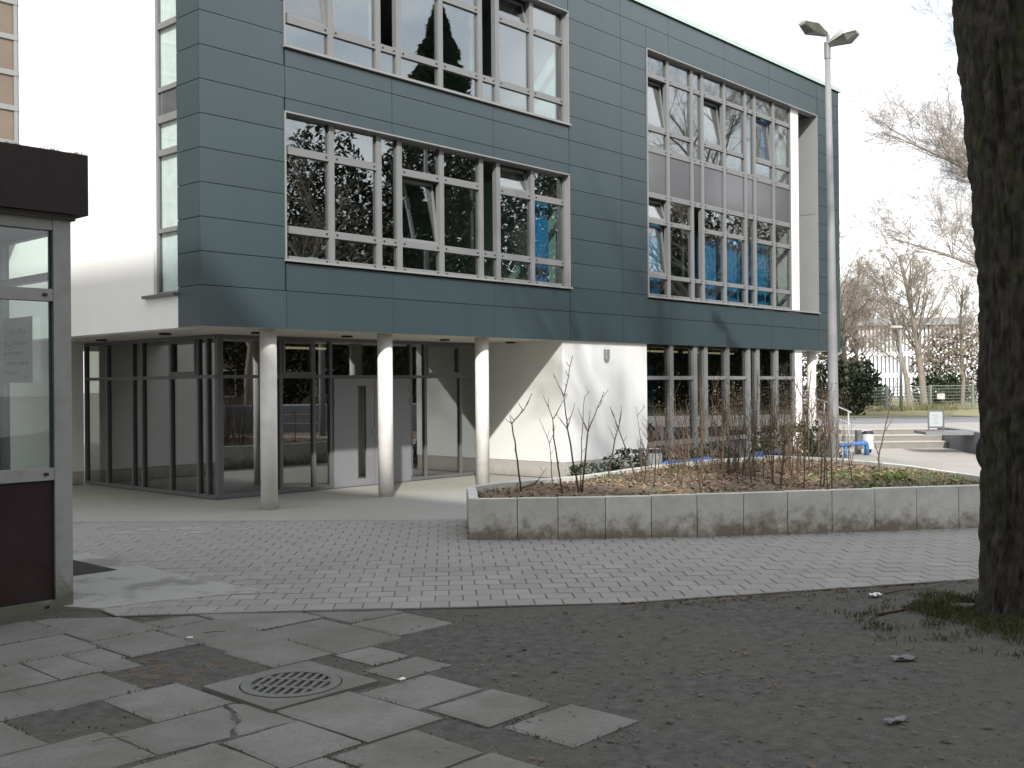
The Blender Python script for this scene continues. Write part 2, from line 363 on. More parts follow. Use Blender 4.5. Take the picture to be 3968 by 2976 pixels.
# old concrete slabs, in (s,t) = along the facade / towards the camera
def ST(s, t): p = U*s - V*t; return (p.x, p.y)
SL = [(2.2, 3.09, -8.9, -8.31), (3.34-.6, 3.56, -8.31, -7.70), (2.5, 3.54, -7.69, -7.09), (3.56, 4.09, -8.28, -7.29), (3.53, 4.03, -7.28, -6.66), (2.97, 3.25, -7.07, -6.49),
      (3.26, 3.51, -7.07, -6.72), (3.25, 3.48, -6.71, -6.42), (2.30, 2.96, -7.08, -6.50), (2.67, 3.21, -6.48, -5.90), (2.0, 2.66, -6.49, -5.94), (2.93, 3.40, -5.88, -5.27), (1.8, 2.39, -5.93, -5.38),
      (2.02, 2.66, -5.36, -4.80), (4.04, 4.54, -7.27, -6.31), (4.10, 4.51, -7.59, -7.29), (3.99, 4.48, -6.30, -5.72), (4.53, 5.13, -7.7, -6.67), (4.12, 4.50, -8.2, -7.95), (4.49, 5.10, -6.66, -5.71),
      (5.15, 5.68, -7.2, -6.35), (5.70, 6.2, -6.9, -6.42), (5.11, 5.66, -6.33, -5.76), (4.45, 4.77, -5.67, -5.27), (4.32, 4.79, -5.22, -4.89), (4.0, 4.53, -4.86, -4.38), (3.46, 3.985, -4.95, -4.15),
      (2.97, 3.45, -4.71, -4.17), (3.21, 3.75, -4.12, -3.61), (3.38, 3.77, -3.58, -3.15), (4.04, 4.56, -4.33, -3.86), (4.09, 4.64, -3.80, -3.32), (2.4, 2.95, -4.73, -4.22), (2.66, 3.2, -4.16, -3.62), (2.9, 3.36, -3.57, -3.1),
      (1.9, 2.36, -4.76, -4.2), (2.1, 2.63, -4.17, -3.6), (1.5, 1.98, -5.9, -5.3)]
slabs = tag(empty('old_paving'), kind='structure')
def slab(poly):
    tl = [rnd.uniform(-.003, .003) for _ in range(3)]; cx, cy = poly[0]
    z = .010+rnd.uniform(-.004, .004)
    pp = []
    n = len(poly)
    for i in range(n):                                     # worn corners and edges
        p, q = poly[i], poly[(i+1) % n]
        for k in (0, .02, .33, .66, .98):
            pp.append((p[0]+(q[0]-p[0])*k+rnd.uniform(-.003, .003), p[1]+(q[1]-p[1])*k+rnd.uniform(-.003, .003)))
    MB().prism(pp, -.03, lambda x, y: z+tl[0]*(x-cx)+tl[1]*(y-cy), .024, .0065).obj('slab', 'slab', slabs)
for s0, s1, t0, t1 in SL:
    j = lambda: rnd.uniform(-.008, .008)
    q = [ST(s0+j(), t1+j()), ST(s1+j(), t1+j()), ST(s1+j(), t0+j()), ST(s0+j(), t0+j())]
    if max(p[0] for p in q) > -3.0: q = clip(q, (.93, 8.698), (-3.13, 8.348))
    if len(q) > 2: slab(q)
# the cracked one: two pieces with a ragged gap
ck = [(3.37, -5.26), (3.33, -5.24), (3.30, -5.1), (3.245, -5.02), (3.235, -4.95), (3.20, -4.90), (3.13, -4.86), (3.085, -4.775)]
slab([ST(2.68, -4.80), ST(3.06, -4.765)] + [ST(p-.012, q) for p, q in ck[::-1][1:]] + [ST(2.68, -5.27)])
slab([ST(3.10, -4.76), ST(3.45, -4.70), ST(3.44, -5.20)]+[ST(a+.012, b) for a, b in ck[:-1]])
# broken brick and stone bits filling the open patch
bits = MB()
for k in range(60):
    s = rnd.uniform(3.22, 3.95); t = rnd.uniform(-6.55, -5.8)
    if s > 3.5 and t > -6.0 or s < 3.5 and t < -6.4: continue
    a = rnd.uniform(0, 3); w = rnd.uniform(.02, .07); d = rnd.uniform(.02, .05); x, y = ST(s, t)
    bits.prism([(x+cos(a)*w*cx-sin(a)*d*cy, y+sin(a)*w*cx+cos(a)*d*cy) for cx, cy in ((-1, -1), (1, -.8), (.8, 1), (-.9, .9))], -.02, rnd.uniform(-.002, .005), .006, .005)
tag(bits.obj('rubble_fill', 'rubble', slabs), kind='stuff')

# drain with cast iron grate
dr = tag(empty('yard_drain', (*((U*3.82+V*5.29)[:2]), 0), PHI), 'round cast iron grate in a square concrete frame among the slabs', 'drain')
b = MB(); R = .285; N = 40
sq = []
for i in range(N):
    t = 2*pi*i/N; k = 1/max(abs(cos(t)), abs(sin(t))); sq.append((.385*k*cos(t), .355*k*sin(t)))
for i in range(N):
    j = (i+1) % N; a0, a1 = 2*pi*i/N, 2*pi*j/N
    p = [(R+.02)*cos(a0), (R+.02)*sin(a0)]; q = [(R+.02)*cos(a1), (R+.02)*sin(a1)]
    b.quad((*sq[i], .022), (*sq[j], .022), (*q, .022), (*p, .022)); b.quad((*sq[j], .022), (*sq[i], .022), (*sq[i], -.05), (*sq[j], -.05)); b.quad((*p, .022), (*q, .022), (*q, -.06), (*p, -.06))
b.obj('frame_slab', 'slab', dr)
b = MB()
for (ra, rb, z0, z1) in ((R+.012, R-.045, -.06, .026),):
    for i in range(N):
        a0, a1 = 2*pi*i/N, 2*pi*(i+1)/N
        P1, P2, Q1, Q2 = [(r*cos(a), r*sin(a)) for r, a in ((ra, a0), (ra, a1), (rb, a0), (rb, a1))]
        b.quad((*P1, z1), (*P2, z1), (*Q2, z1), (*Q1, z1)); b.quad((*P2, z1), (*P1, z1), (*P1, z0), (*P2, z0)); b.quad((*Q1, z1), (*Q2, z1), (*Q2, z0), (*Q1, z0))
b.obj('grate_ring', 'iron', dr)
ba = radians(78) - PHI                                   # direction of the bars seen from above
da = Vector((cos(ba), sin(ba), 0)); db = Vector((-sin(ba), cos(ba), 0)); ri = R-.04
def bar(par, off, w, d, e, name):
    l = sqrt(max(0, ri*ri-off*off))
    if l < .02: return
    c0 = e*off; p = [c0-d*l-e*w, c0+d*l-e*w, c0+d*l+e*w, c0-d*l+e*w]
    MB().prism([(v.x, v.y) for v in p], -.03, .0245 if name == 'cross_bar' else .023).obj(name, 'iron', par)
for k in range(-5, 6): bar(dr, k*.0560+.0280, .0125, da, db, 'grate_bar')
for k in (-1, 1): bar(dr, k*.085, .014, db, da, 'cross_bar')
MB().prism([(.3*cos(2*pi*i/24), .3*sin(2*pi*i/24)) for i in range(24)], -.058, -.045).obj('pit_shade_disc', 'hole', dr)  # shallow black disc, the shade of the deep pit put into its colour

# ------------------------------------------------------------------ the school building (local x along the facade, y into it)
OX, OY = -4.2721, 14.6131
B = tag(empty('school_building', (OX, OY, 0), PHI), 'three storey school block clad in blue grey panels over white ground floor and round columns', 'building')
ZS = [2.66, 3.23, 3.70, 4.177, 4.655, 5.13, 5.605, 6.08, 6.555, 7.03, 7.505, 7.98, 8.455, 8.93, 9.405, 9.85]
CS = [0, 1.42, 3.51, 5.90, 8.05, 9.75, 11.5, 13.82, 15.95, 18.53, 19.85]
HOLES = [(1.40, 8.04, 3.645, 5.885), (1.40, 8.04, 6.805, 9.045), (10.66, 18.52, 3.62, 8.94)]
def sub(r, h):
    x0, x1, z0, z1 = r; a0, a1, b0, b1 = h
    if a0 >= x1 or a1 <= x0 or b0 >= z1 or b1 <= z0: return [r]
    o = []
    if a0 > x0: o.append((x0, a0, z0, z1)); x0 = a0
    if a1 < x1: o.append((a1, x1, z0, z1)); x1 = a1
    if b0 > z0: o.append((x0, x1, z0, b0))
    if b1 < z1: o.append((x0, x1, b1, z1))
    return o
def minus(r, hs):
    l = [r]
    for h in hs: l = [q for p in l for q in sub(p, h)]
    return l
JG = .005
for i in range(len(CS)-1):
    for j in range(len(ZS)-1):
        for (x0, x1, z0, z1) in minus((CS[i], CS[i+1], ZS[j], ZS[j+1]), HOLES):
            if x1-x0 < .04 or z1-z0 < .03: continue
            y = rnd.uniform(0, .002)
            bx('cladding_panel', 'clad', B, x0+JG*(x0 > 0), x1-JG, y, y+.02, z0+JG, z1-JG)
for j in range(len(ZS)-1):
    bx('cladding_panel', 'clad', B, 0, .02, .026, .60, ZS[j]+JG, ZS[j+1]-JG)
def holed_wall(xs, zs, holes, y0, y1, name, m, swap=False):
    b = MB()
    for r in minus((xs[0], xs[1], zs[0], zs[1]), holes):
        x0, x1, z0, z1 = r
        b.box(*((x0, x1, y0, y1, z0, z1) if not swap else (y0, y1, x0, x1, z0, z1)))
    return b.obj(name, m, B)
holed_wall((.022, 19.83), (2.70, 9.83), HOLES, .028, .30, 'wall_core', 'core')
# white side: core behind the blue corner strip, window column, then the rendered wall
LW = (.60, 1.27, 3.16, 9.6)
bx('side_core', 'core', B, .026, .3, .305, .60, 2.70, 9.83)
b = MB(); b.box(0, .3, 1.27, 11, 2.66, 9.83); b.box(0, .3, .605, 1.27, 2.66, 3.16); b.obj('side_wall', 'render', B)
bx('rear_wall', 'render', B, .3, 19.85, 10.8, 11, 2.7, 9.83)
b = MB(); b.box(19.832, 19.85, .026, 11, 2.66, 9.84); b.obj('end_cladding', 'clad', B)
bx('roof_slab', 'roofgrey', B, .31, 19.83, .31, 10.79, 9.6, 9.80)
b = MB(); b.box(-.05, 19.92, -.05, .32, 9.862, 9.93); b.box(-.05, .32, .321, 11.05, 9.862, 9.93); b.box(-.05, 19.92, -.05, -.035, 9.82, 9.861); b.box(-.05, -.035, -.034, 11.05, 9.82, 9.861); b.box(19.9, 19.92, -.034, 11, 9.82, 9.861)
b.obj('roof_coping', 'coping', B)
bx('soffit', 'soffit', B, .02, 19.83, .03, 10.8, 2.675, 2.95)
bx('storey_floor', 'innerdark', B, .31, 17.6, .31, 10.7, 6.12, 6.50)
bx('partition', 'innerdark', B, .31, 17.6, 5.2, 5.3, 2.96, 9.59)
for x in (8.3, 10.4): bx('partition', 'mint', B, x, x+.05, .31, 5.19, 2.96, 6.11)
for x in (8.3, 10.4): bx('partition', 'mint', B, x, x+.05, .31, 5.19, 6.51, 9.59)
for z in (2.96, 6.51): bx('partition', 'mint', B, 17.30, 17.36, .31, 5.19, z, z+3.1)
for z in (2.96, 6.51): bx('partition', 'inner', B, 1.29, 1.33, 1.3, 5.19, z, z+3.1)

MOD = [.925, 1.885, 2.325, 3.285, 4.26, 4.705, 5.65]
def fbar(b, x0, x1, z0, z1, y0, y1): b.box(x0, x1, y0, y1, z0, z1)
def curtain(par, x0, x1, z0, z1, y=.34):
    b = MB(); n = max(8, int((x1-x0)*60)); pts = []
    for i in range(n+1):
        x = x0+(x1-x0)*i/n; pts.append((x, y+.025*sin(x*42)+.012*sin(x*17+1)))
    for i in range(n):
        (xa, ya), (xb, yb) = pts[i], pts[i+1]
        b.quad((xa, ya, z0), (xb, yb, z0), (xb, yb, z1), (xa, ya, z1)); b.quad((xb, yb+.004, z0), (xa, ya+.004, z0), (xa, ya+.004, z1), (xb, yb+.004, z1))
    return b.obj('curtain', 'curtain', par, smooth=True)
def pane(par, x0, x1, z0, z1, y=.135, m='glass'):
    return bx('pane', m, par, x0, x1, y, y+.012, z0, z1)
def sash(par, x0, x1, z0, z1, ang, y=.10, hinge='bottom', m='glass', fm='frame'):
    """an opened sash: a frame of four bars with its pane, tilted about its lower or side edge"""
    w, h = x1-x0, z1-z0; t = .045
    b = MB(); b.box(0, t, 0, .05, 0, h); b.box(w-t, w, 0, .05, 0, h); b.box(t, w-t, .002, .048, 0, t); b.box(t, w-t, .002, .048, h-t, h)
    o = b.obj('tilted_sash' if hinge == 'bottom' else 'open_sash', fm, par)
    p = MB().box(t, w-t, .02, .03, t, h-t)
    # glass of the sash is kept in the same sub-part with a second material
    me = o.data; n0 = len(me.polygons); me.materials.append(M[m])
    vs = [tuple(v.co) for v in me.vertices]; fs = [tuple(q.vertices) for q in me.polygons]; k = len(vs)
    me2 = bpy.data.meshes.new('sash'); me2.from_pydata(vs+p.v, [], fs+[tuple(i+k for i in f) for f in p.f]); me2.update()
    me2.materials.append(M[fm]); me2.materials.append(M[m])
    for i, q in enumerate(me2.polygons): q.material_index = 1 if i >= n0 else 0
    o.data = me2
    o.location = (x0, y, z0)
    if hinge == 'bottom': o.rotation_euler = (-ang, 0, 0)
    else: o.rotation_euler = (0, 0, ang)
    return o
def window_band(x0, x1, rows, tilt=(), opened=(), merged_top=True, bottoms=True, frame_m='frame', surround=True, top_shade=True, spandrel_row=None, mull=MOD, y=.09):
    """rows: list of (z_low, z_high) glazed heights; the bars fill what lies between"""
    zb, zt = rows[0][0], rows[-1][1]
    par = empty('window_band'); par.parent = B
    b = MB(); xs = [x0]+[x0+q for q in mull]+[x1]; hw = .052
    cuts = []
    for i in range(len(xs)-1): cuts.append((xs[i]+(hw if i else .02), xs[i+1]-(hw if i < len(xs)-2 else .03)))
    ZB, ZT = zb-.065, zt+.02
    for i, q in enumerate(xs):
        if 0 < i < len(xs)-1: b.box(q-hw, q+hw, y, y+.10, ZB, ZT)
    b.box(x0, x0+.018, y, y+.10, ZB, ZT); b.box(x1-.03, x1, y, y+.10, ZB, ZT)
    sc = MB()
    for i, (a, c) in enumerate(cuts):
        lv = [(ZB, zb)]+[(rows[k][1], rows[k+1][0]) for k in range(len(rows)-1)]+[(zt, ZT)]
        for k, (z0, z1) in enumerate(lv):
            nar = (c-a) < .45
            if nar and (k in NARROW_SKIP): continue
            b.box(a, c, y+.006, y+.094, z0, z1)
            for e in (a+.05, c-.05):
                if z1-z0 > .05: sc.box(e-.014, e+.014, y-.004, y+.006, (z0+z1)/2-.012, (z0+z1)/2+.012)
    b.obj('frame_grid', frame_m, par)
    sc.obj('screw_caps', 'dark', par)['kind'] = 'stuff'
    for i, (a, c) in enumerate(cuts):
        nar = (c-a) < .45; k = 0
        while k < len(rows):
            z0, z1 = rows[k]
            span = k
            while nar and span+1 in NARROW_SKIP and span+1 < len(rows): span += 1
            z1 = rows[span][1]
            if spandrel_row is not None and k == spandrel_row:
                bx('spandrel', 'spandrel', par, a, c, y+.03, y+.06, z0, z1)
            elif (i, k) in tilt: sash(par, a+.004, c-.004, z0+.004, z1-.004, radians(tilt[(i, k)]), y+.035)
            elif (i, k) in opened: sash(par, a+.01, c-.004, z0+.004, z1-.004, radians(75), y+.05, 'side')
            else: pane(par, a, c, z0, z1, y+.045)
            k = span+1
    if surround:
        s = MB(); t = .022
        s.box(x0-.018, x0+.0, -.022, y+.0, ZB-.03, ZT+t); s.box(x1, x1+.02, -.022, y+.11, ZB-.03, ZT+t)
        s.box(x0, x1, -.022, y+.11, ZT, ZT+t); s.box(x0-.03, x1+.05, -.055, y+.10, ZB-.036, ZB-.002)
        s.obj('surround', 'trim', par)
    return par
NARROW_SKIP = (2,)
w1 = window_band(1.42, 8.02, [(3.765, 4.105), (4.215, 5.285), (5.40, 5.845)], {(3, 1): 7, (6, 2): 16}, {(5, 1)})
w2 = window_band(1.42, 8.02, [(6.925, 7.245), (7.355, 8.42), (8.53, 9.005)], {(0, 1): 7, (6, 2): 16}, {(2, 1), (5, 1)})
NARROW_SKIP = (2, 5)
w3 = window_band(10.68, 17.23, [(3.755, 4.10), (4.19, 5.27), (5.37, 5.825), (5.935, 6.80), (6.92, 7.26), (7.355, 8.40), (8.50, 8.90)],
                 {(0, 1): 6, (0, 2): 16, (0, 5): 7, (3, 5): 7, (6, 5): 6}, {(2, 1)}, spandrel_row=3, surround=False)
s = MB(); s.box(10.66, 10.68, -.022, .09, 3.65, 8.945); s.box(18.50, 18.52, -.022, .03, 3.65, 8.945); s.box(10.68, 18.50, -.022, .20, 8.923, 8.945); s.box(10.65, 18.56, -.055, .19, 3.65, 3.685)
s.obj('surround', 'trim', w3)
for a in ((7.36, 7.84, 3.70, 5.36),): curtain(w1, *a)
for a in ((15.0, 15.45, 3.7, 5.3), (10.75, 11.6, 3.7, 5.3), (14.05, 14.9, 3.7, 5.28), (15.45, 16.25, 3.7, 5.28), (16.36, 16.7, 3.7, 5.28), (16.3, 16.8, 6.9, 8.45), (16.1, 16.28, 7.3, 8.6), (11.35, 11.58, 4.2, 5.35), (13.1, 13.9, 3.7, 5.2)): curtain(w3, *a)
# little paper figure on the first sill
MB().prism([(0, 0), (.26, 0), (.22, .05), (.03, .06)], 0, .10, .03, .05).obj('window_toy', 'mint', w1, loc=(1.95, .22, 3.70))
# loggia beside the tall window: white pier, grey lining
bx('pier', 'render', B, 17.24, 17.66, .10, .50, 3.69, 8.92)
for z0, z1 in ((3.69, 6.315), (6.325, 8.92)): bx('reveal_panel', 'trim', B, 18.50, 18.515, .031, 1.9, z0, z1)
bx('loggia_back', 'core', B, 17.67, 18.49, 1.6, 1.65, 3.69, 8.92); bx('loggia_ceiling', 'spandrel', B, 17.67, 18.49, .31, 1.59, 8.925, 8.95)

# window column on the white side
sw = empty('side_window'); sw.parent = B
zz = [3.20, 4.06, 4.125, 5.18, 5.27, 5.66, 5.77, 6.11, 6.18, 7.03, 7.115, 8.16, 8.25, 8.65, 8.76, 9.5]
b = MB(); b.box(.05, .13, .605, .640, 3.16, 9.6); b.box(.05, .13, 1.215, 1.268, 3.16, 9.6)
ed = [(3.16, zz[0])]+[(zz[i], zz[i+1]) for i in range(1, 15, 2)]+[(9.5, 9.6)]
for z0, z1 in ed: b.box(.055, .125, .640, 1.215, z0, z1)
b.obj('frame_grid', 'frame', sw)
for i in range(0, 16, 2):
    m = 'spandrel' if i == 6 else 'glass'
    bx('spandrel' if i == 6 else 'pane', 'kglass' if m == 'glass' else m, sw, .08, .10, .640, 1.215, zz[i], zz[i+1])
bx('reflection_sheet', 'offw', sw, .115, .123, .62, 1.26, 3.2, 9.55)  # added pale sheet, stands in for the whitish reflection in these panes
bx('sill', 'gframe', sw, -.07, .08, .602, 1.50, 3.115, 3.158)
l = MB()
for i in range(34): l.box(.012, .05, .602, .63, 3.25+i*.025, 3.262+i*.025)
for i in range(16): l.box(.012, .05, .602, .63, 5.80+i*.022, 5.811+i*.022)
tag(l.obj('drain_slats', 'dark', sw), kind='stuff')

# ground floor: entrance glazing in the recess
G = empty('entrance_glazing'); G.parent = B
VG, UG, ZT = 2.10, 1.55, 2.672
b = MB(); cw = .028
xr = [1.59, 1.64+.0, 2.80, 3.495, 3.865, 5.785, 6.16, 7.12, 7.82]
for x in xr: b.box(x-cw, x+cw, VG-.012, VG+.07, 0, ZT)
yl = [2.375, 2.655, 3.525, 4.475, 4.82, 5.77, 6.62]
for y in yl: b.box(UG-.012, UG+.07, y-cw, y+cw, 0, ZT)
spans = [(xr[i]+cw, xr[i+1]-cw) for i in range(1, 8)]
for i, (a, c) in enumerate(spans):
    for z0, z1 in ((0, .06), (1.96, 2.015), (2.61, ZT)):
        if i == 3 and z0 == 0: continue
        b.box(a, c, VG-.008, VG+.062, z0, z1)
ls = [(2.12, yl[0]-cw)]+[(yl[i]+cw, yl[i+1]-cw) for i in range(6)]
for a, c in ls:
    for z0, z1 in ((0, .06), (1.96, 2.015), (2.61, ZT)): b.box(UG-.008, UG+.062, a, c, z0, z1)
b.obj('frame_grid', 'gframe', G)
for i, (a, c) in enumerate(spans):
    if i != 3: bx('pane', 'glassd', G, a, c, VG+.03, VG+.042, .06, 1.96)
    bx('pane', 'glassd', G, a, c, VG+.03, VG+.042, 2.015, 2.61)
    if i in (1, 5):
        v = MB(); v.box(a, a+.05, VG-.03, VG+.028, 2.015, 2.61); v.box(c-.05, c, VG-.03, VG+.028, 2.015, 2.61); v.box(a+.05, c-.05, VG-.028, VG+.026, 2.015, 2.07); v.box(a+.05, c-.05, VG-.028, VG+.026, 2.555, 2.61)
        v.obj('vent_sash', 'gframe', G)
for i, (a, c) in enumerate(ls):
    bx('pane', 'glassd', G, UG+.03, UG+.042, a, c, .06, 1.96); bx('pane', 'glassd', G, UG+.03, UG+.042, a, c, 2.015, 2.61)
    if i == 2:
        v = MB(); v.box(UG-.03, UG+.028, a, a+.05, 2.015, 2.61); v.box(UG-.03, UG+.028, c-.05, c, 2.015, 2.61); v.box(UG-.028, UG+.026, a+.05, c-.05, 2.015, 2.08); v.box(UG-.028, UG+.026, a+.05, c-.05, 2.555, 2.61)
        v.obj('vent_sash', 'gframe', G)
D = empty('entrance_door'); D.parent = B
b = MB(); y0, y1 = VG-.03, VG+.03
b.box(3.91, 4.45, y0, y1, .012, 1.955); b.box(4.65, 4.845, y0, y1, .012, 1.955); b.box(4.45, 4.65, y0+.001, y1-.001, .012, .13); b.box(4.45, 4.65, y0+.001, y1-.001, 1.82, 1.955)
lf = b.obj('door_leaf', 'door', D); bx('door_leaf', 'door', D, 4.855, 5.745, y0, y1, .012, 1.955)
bx('slot_pane', 'glassd', D, 4.45, 4.65, VG-.005, VG+.005, .13, 1.82)
bx('kick_strip', 'trim', D, 3.91, 5.745, y0+.005, y1-.005, 0, .011)
for x in (3.93, 5.73):
    for z in (.1, 1.45, 1.72): bx('hinge', 'trim', D, x-.012, x+.012, y0-.016, y0-.001, z, z+.13)
MB().tube([(4.80, y0-.02, .98), (4.80, y0-.05, .98), (4.72, y0-.05, .98)], .012, 8).obj('handle', 'trim', D); bx('lock_plate', 'trim', D, 4.785, 4.815, y0-.012, y0-.001, .88, 1.04)
# recess floor edge, walls of the ground floor
b = MB(); b.box(7.86, 10.68, .06, .30, .31, 2.674); b.box(7.86, 8.1, .30, 6.4, .31, 2.674); b.obj('ground_wall', 'render', B)
b = MB(); b.box(7.868, 10.68, .068, .30, 0, .309); b.box(7.868, 8.1, .30, 6.4, 0, .309); b.obj('plinth', 'plinth', B)
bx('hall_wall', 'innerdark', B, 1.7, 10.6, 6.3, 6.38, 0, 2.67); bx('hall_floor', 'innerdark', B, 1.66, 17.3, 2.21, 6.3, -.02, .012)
bx('hall_partition', 'inner', B, 10.55, 10.67, .31, 6.29, .02, 2.67)
W4 = empty('ground_window'); W4.parent = B
b = MB(); x0 = 10.68; xs = [x0+.0]+[x0+q for q in MOD]+[17.28]
for i, q in enumerate(xs):
    if 0 < i < 8: b.box(q-.075, q+.075, .05, .20, .0, 2.674)
cut = [(xs[i]+(.075 if i else .02), xs[i+1]-(.075 if i < 7 else .03)) for i in range(8)]
for i, (a, c) in enumerate(cut):
    for z0, z1 in ((.475, .575), (1.905, 1.985)):
        if i in (2, 5) and z0 > 1: continue
        b.box(a, c, .07, .18, z0, z1)
b.box(17.25, 17.30, .06, .20, .48, 2.674)
b.obj('frame_grid', 'frame', W4)
for i, (a, c) in enumerate(cut):
    bx('spandrel', 'spandrel', W4, a, c, .10, .14, 0, .475)
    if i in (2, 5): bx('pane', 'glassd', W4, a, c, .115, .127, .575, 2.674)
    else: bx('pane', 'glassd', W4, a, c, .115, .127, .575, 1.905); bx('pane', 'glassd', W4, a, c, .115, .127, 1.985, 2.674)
for a in ((10.74, 11.3, .6, 2.2), (16.55, 16.85, .6, 2.1)): curtain(W4, *a, y=.30)
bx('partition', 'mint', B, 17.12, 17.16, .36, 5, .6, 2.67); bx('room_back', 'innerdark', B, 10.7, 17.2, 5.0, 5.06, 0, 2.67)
for x in (11.4, 12.6, 14.0, 15.2): bx('ceiling_light', 'strip', B, x, x+1.0, 1.2, 1.32, 2.56, 2.60)
bx('ceiling_light', 'strip', B, 4.0, 5.4, 4.2, 4.3, 2.56, 2.60)
bx('pier', 'render', B, 17.32, 17.72, .08, .48, 0, 2.674)
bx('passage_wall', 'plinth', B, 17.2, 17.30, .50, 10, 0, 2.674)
NC = 28
def column(x, y, r=.125):
    b = MB(); b.tube([(x, y, -.02), (x, y, 2.674)], r, NC); o = b.obj('round_column', 'conc_col', B, smooth=False)
    for p in o.data.polygons:
        if len(p.vertices) == 4: p.use_smooth = True
for x in (1.333, 3.621, 5.926): column(x, .35)
column(18.82, .36, .12)
for x, y in ((1.03, 4.93), (.76, 2.30), (1.69, 1.16), (3.54, 1.23), (5.85, 1.23), (7.70, 1.26)):
    MB().tube([(x, y, 2.645), (x, y, 2.68)], .095, 16).obj('soffit_lamp', 'dark', B)
# small grey fitting high on the white wall, tapering downwards
f_ = MB()
for s_ in (-1, 1): f_.prism([(9.25+s_*.055-.022, .02), (9.25+s_*.055+.022, .02), (9.25+s_*.055+.022, .058), (9.25+s_*.055-.022, .058)], 2.32, 2.52)
f_.box(9.20, 9.30, .02, .058, 2.28, 2.319); f_.obj('wall_fitting', 'steel', B)

# ------------------------------------------------------------------ neighbouring wing at the far left
wg = tag(empty('old_wing', (OX, OY, 0), PHI), 'older wing with tan facade panels between pale bands, seen above the porch roof', 'building')
bx('ground_wall', 'render', wg, -13, 1.53, 6.65, 6.9, .24, 4.6); bx('plinth', 'plinth', wg, -13, 1.53, 6.66, 6.9, 0, .239)
bx('upper_core', 'core', wg, -13, -.02, 5.86, 9, 4.6, 12)
pz = [4.6, 5.45, 6.09, 6.70, 7.31, 7.93, 8.55, 9.2, 9.8, 10.5, 11.2, 12]
for i in range(len(pz)-1):
    bx('band', 'trim', wg, -13, -.02, 5.79, 5.86, pz[i]-.045, pz[i]+.045)
    for x0, x1 in ((-.98, -.09), (-2.0, -1.0), (-4.4, -2.02), (-8, -4.42)): bx('facade_panel', 'tan', wg, x0, x1, 5.82, 5.859, pz[i]+.048, pz[i+1]-.048)
bx('corner_strip', 'trim', wg, -.085, -.02, 5.80, 5.859, 4.65, 12)

# ------------------------------------------------------------------ glazed porch at the left
K = tag(empty('glazed_porch', (-3.638, 8.767, 0), PHI), 'glazed porch with brown roof edge, pale frame and maroon lower panels at the left edge', 'porch')
b = MB(); b.box(-3.6, .11, -.09, 2.9, 3.235, 3.735); b.obj('roof_edge', 'fascia', K)
b = MB(); b.box(-3.5, .03, -.03, 2.6, 3.19, 3.2345); b.obj('roof_soffit', 'innerdark', K)
b = MB()
b.box(-.145, 0, 0, .10, -.02, 3.19)                                    # corner post
b.box(-3.4, -.1451, .008, .092, 3.10, 3.19); b.box(-3.4, -.1451, .005, .095, 2.52, 2.62); b.box(-3.4, -.1451, .005, .095, 1.062, 1.162); b.box(-3.4, -.1451, .002, .098, -.02, .085)
b.box(-1.62, -1.5, .001, .099, .0851, 1.0619)
b.obj('front_frame', 'kframe', K)
b = MB()
for y0, y1 in ((1.20, 1.28), (2.44, 2.55)): b.box(-.09, -.005, y0, y1, -.02, 3.19)
for y0, y1 in ((.1005, 1.1995), (1.2805, 2.4395)):
    for z0, z1 in ((3.10, 3.19), (2.72, 2.78), (-.02, .06)): b.box(-.085, -.01, y0, y1, z0, z1)
b.obj('end_frame', 'gframe', K)
for z0, z1 in ((1.163, 2.519), (2.621, 3.099)): bx('pane', 'kglass', K, -3.4, -.146, .045, .057, z0, z1)
for y0, y1 in ((.101, 1.199), (1.281, 2.439)):
    for z0, z1 in ((.061, 2.719), (2.781, 3.099)): bx('pane', 'kglass', K, -.055, -.045, y0, y1, z0, z1)
for z0, z1 in ((1.163, 2.519), (2.621, 3.099)): bx('glass_edge', 'teal', K, -.152, -.1455, .03, .044, z0, z1)
bx('lower_panel', 'brownpanel', K, -1.499, -.146, .03, .06, .086, 1.061); bx('lower_panel', 'brownpanel', K, -3.4, -1.621, .03, .06, .086, 1.061)
for z in (2.57, 1.112, .035): bx('screw_cap', 'dark', K, -.235, -.195, -.002, .0015, z-.012, z+.012)
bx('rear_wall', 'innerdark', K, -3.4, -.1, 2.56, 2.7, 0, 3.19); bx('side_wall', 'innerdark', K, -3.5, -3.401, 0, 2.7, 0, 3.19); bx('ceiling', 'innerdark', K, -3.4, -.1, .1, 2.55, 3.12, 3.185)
bx('middle_post', 'gframe', K, -1.6, -1.5, 1.2, 1.3, .06, 3.11)
mm = MB()
for _ in range(900):
    x = rnd.uniform(-1.2, .1); q = noise.noise(Vector((x*4, 0, 3)))
    if q < -.1 and rnd.random() < .9: continue
    blade(mm, x, rnd.uniform(-.085, .1), 3.733, rnd.uniform(.006, .03)*(1+q), .004, 1.2)
tag(mm.obj('roof_moss', 'grass', K), kind='stuff')
nb = MB()
nt_ = tag(empty('door_notice', (-3.638, 8.767, 0), PHI), 'grey notice sheet with faint printed lines hung inside the porch glass', 'notice')
bx('sheet', 'paper', nt_, -.090, -.087, .53, 1.13, 1.86, 2.43)
lines = [(2.31, .06, .66, 1.05), (2.20, .035, .62, 1.12), (2.12, .03, .72, 1.10), (2.03, .03, .62, 1.08), (1.95, .025, .80, 1.10), (1.905, .03, .62, .70)]
for z, h_, y0, y1 in lines:
    y = y0
    while y < y1-.01:
        w = rnd.uniform(.02, .06); nb.box(-.0915, -.0905, y, min(y+w, y1), z-h_/2*rnd.uniform(.5, 1), z+h_/2*rnd.uniform(.5, 1)); y += w+rnd.uniform(.006, .02)
nb.obj('print', 'ink', nt_)
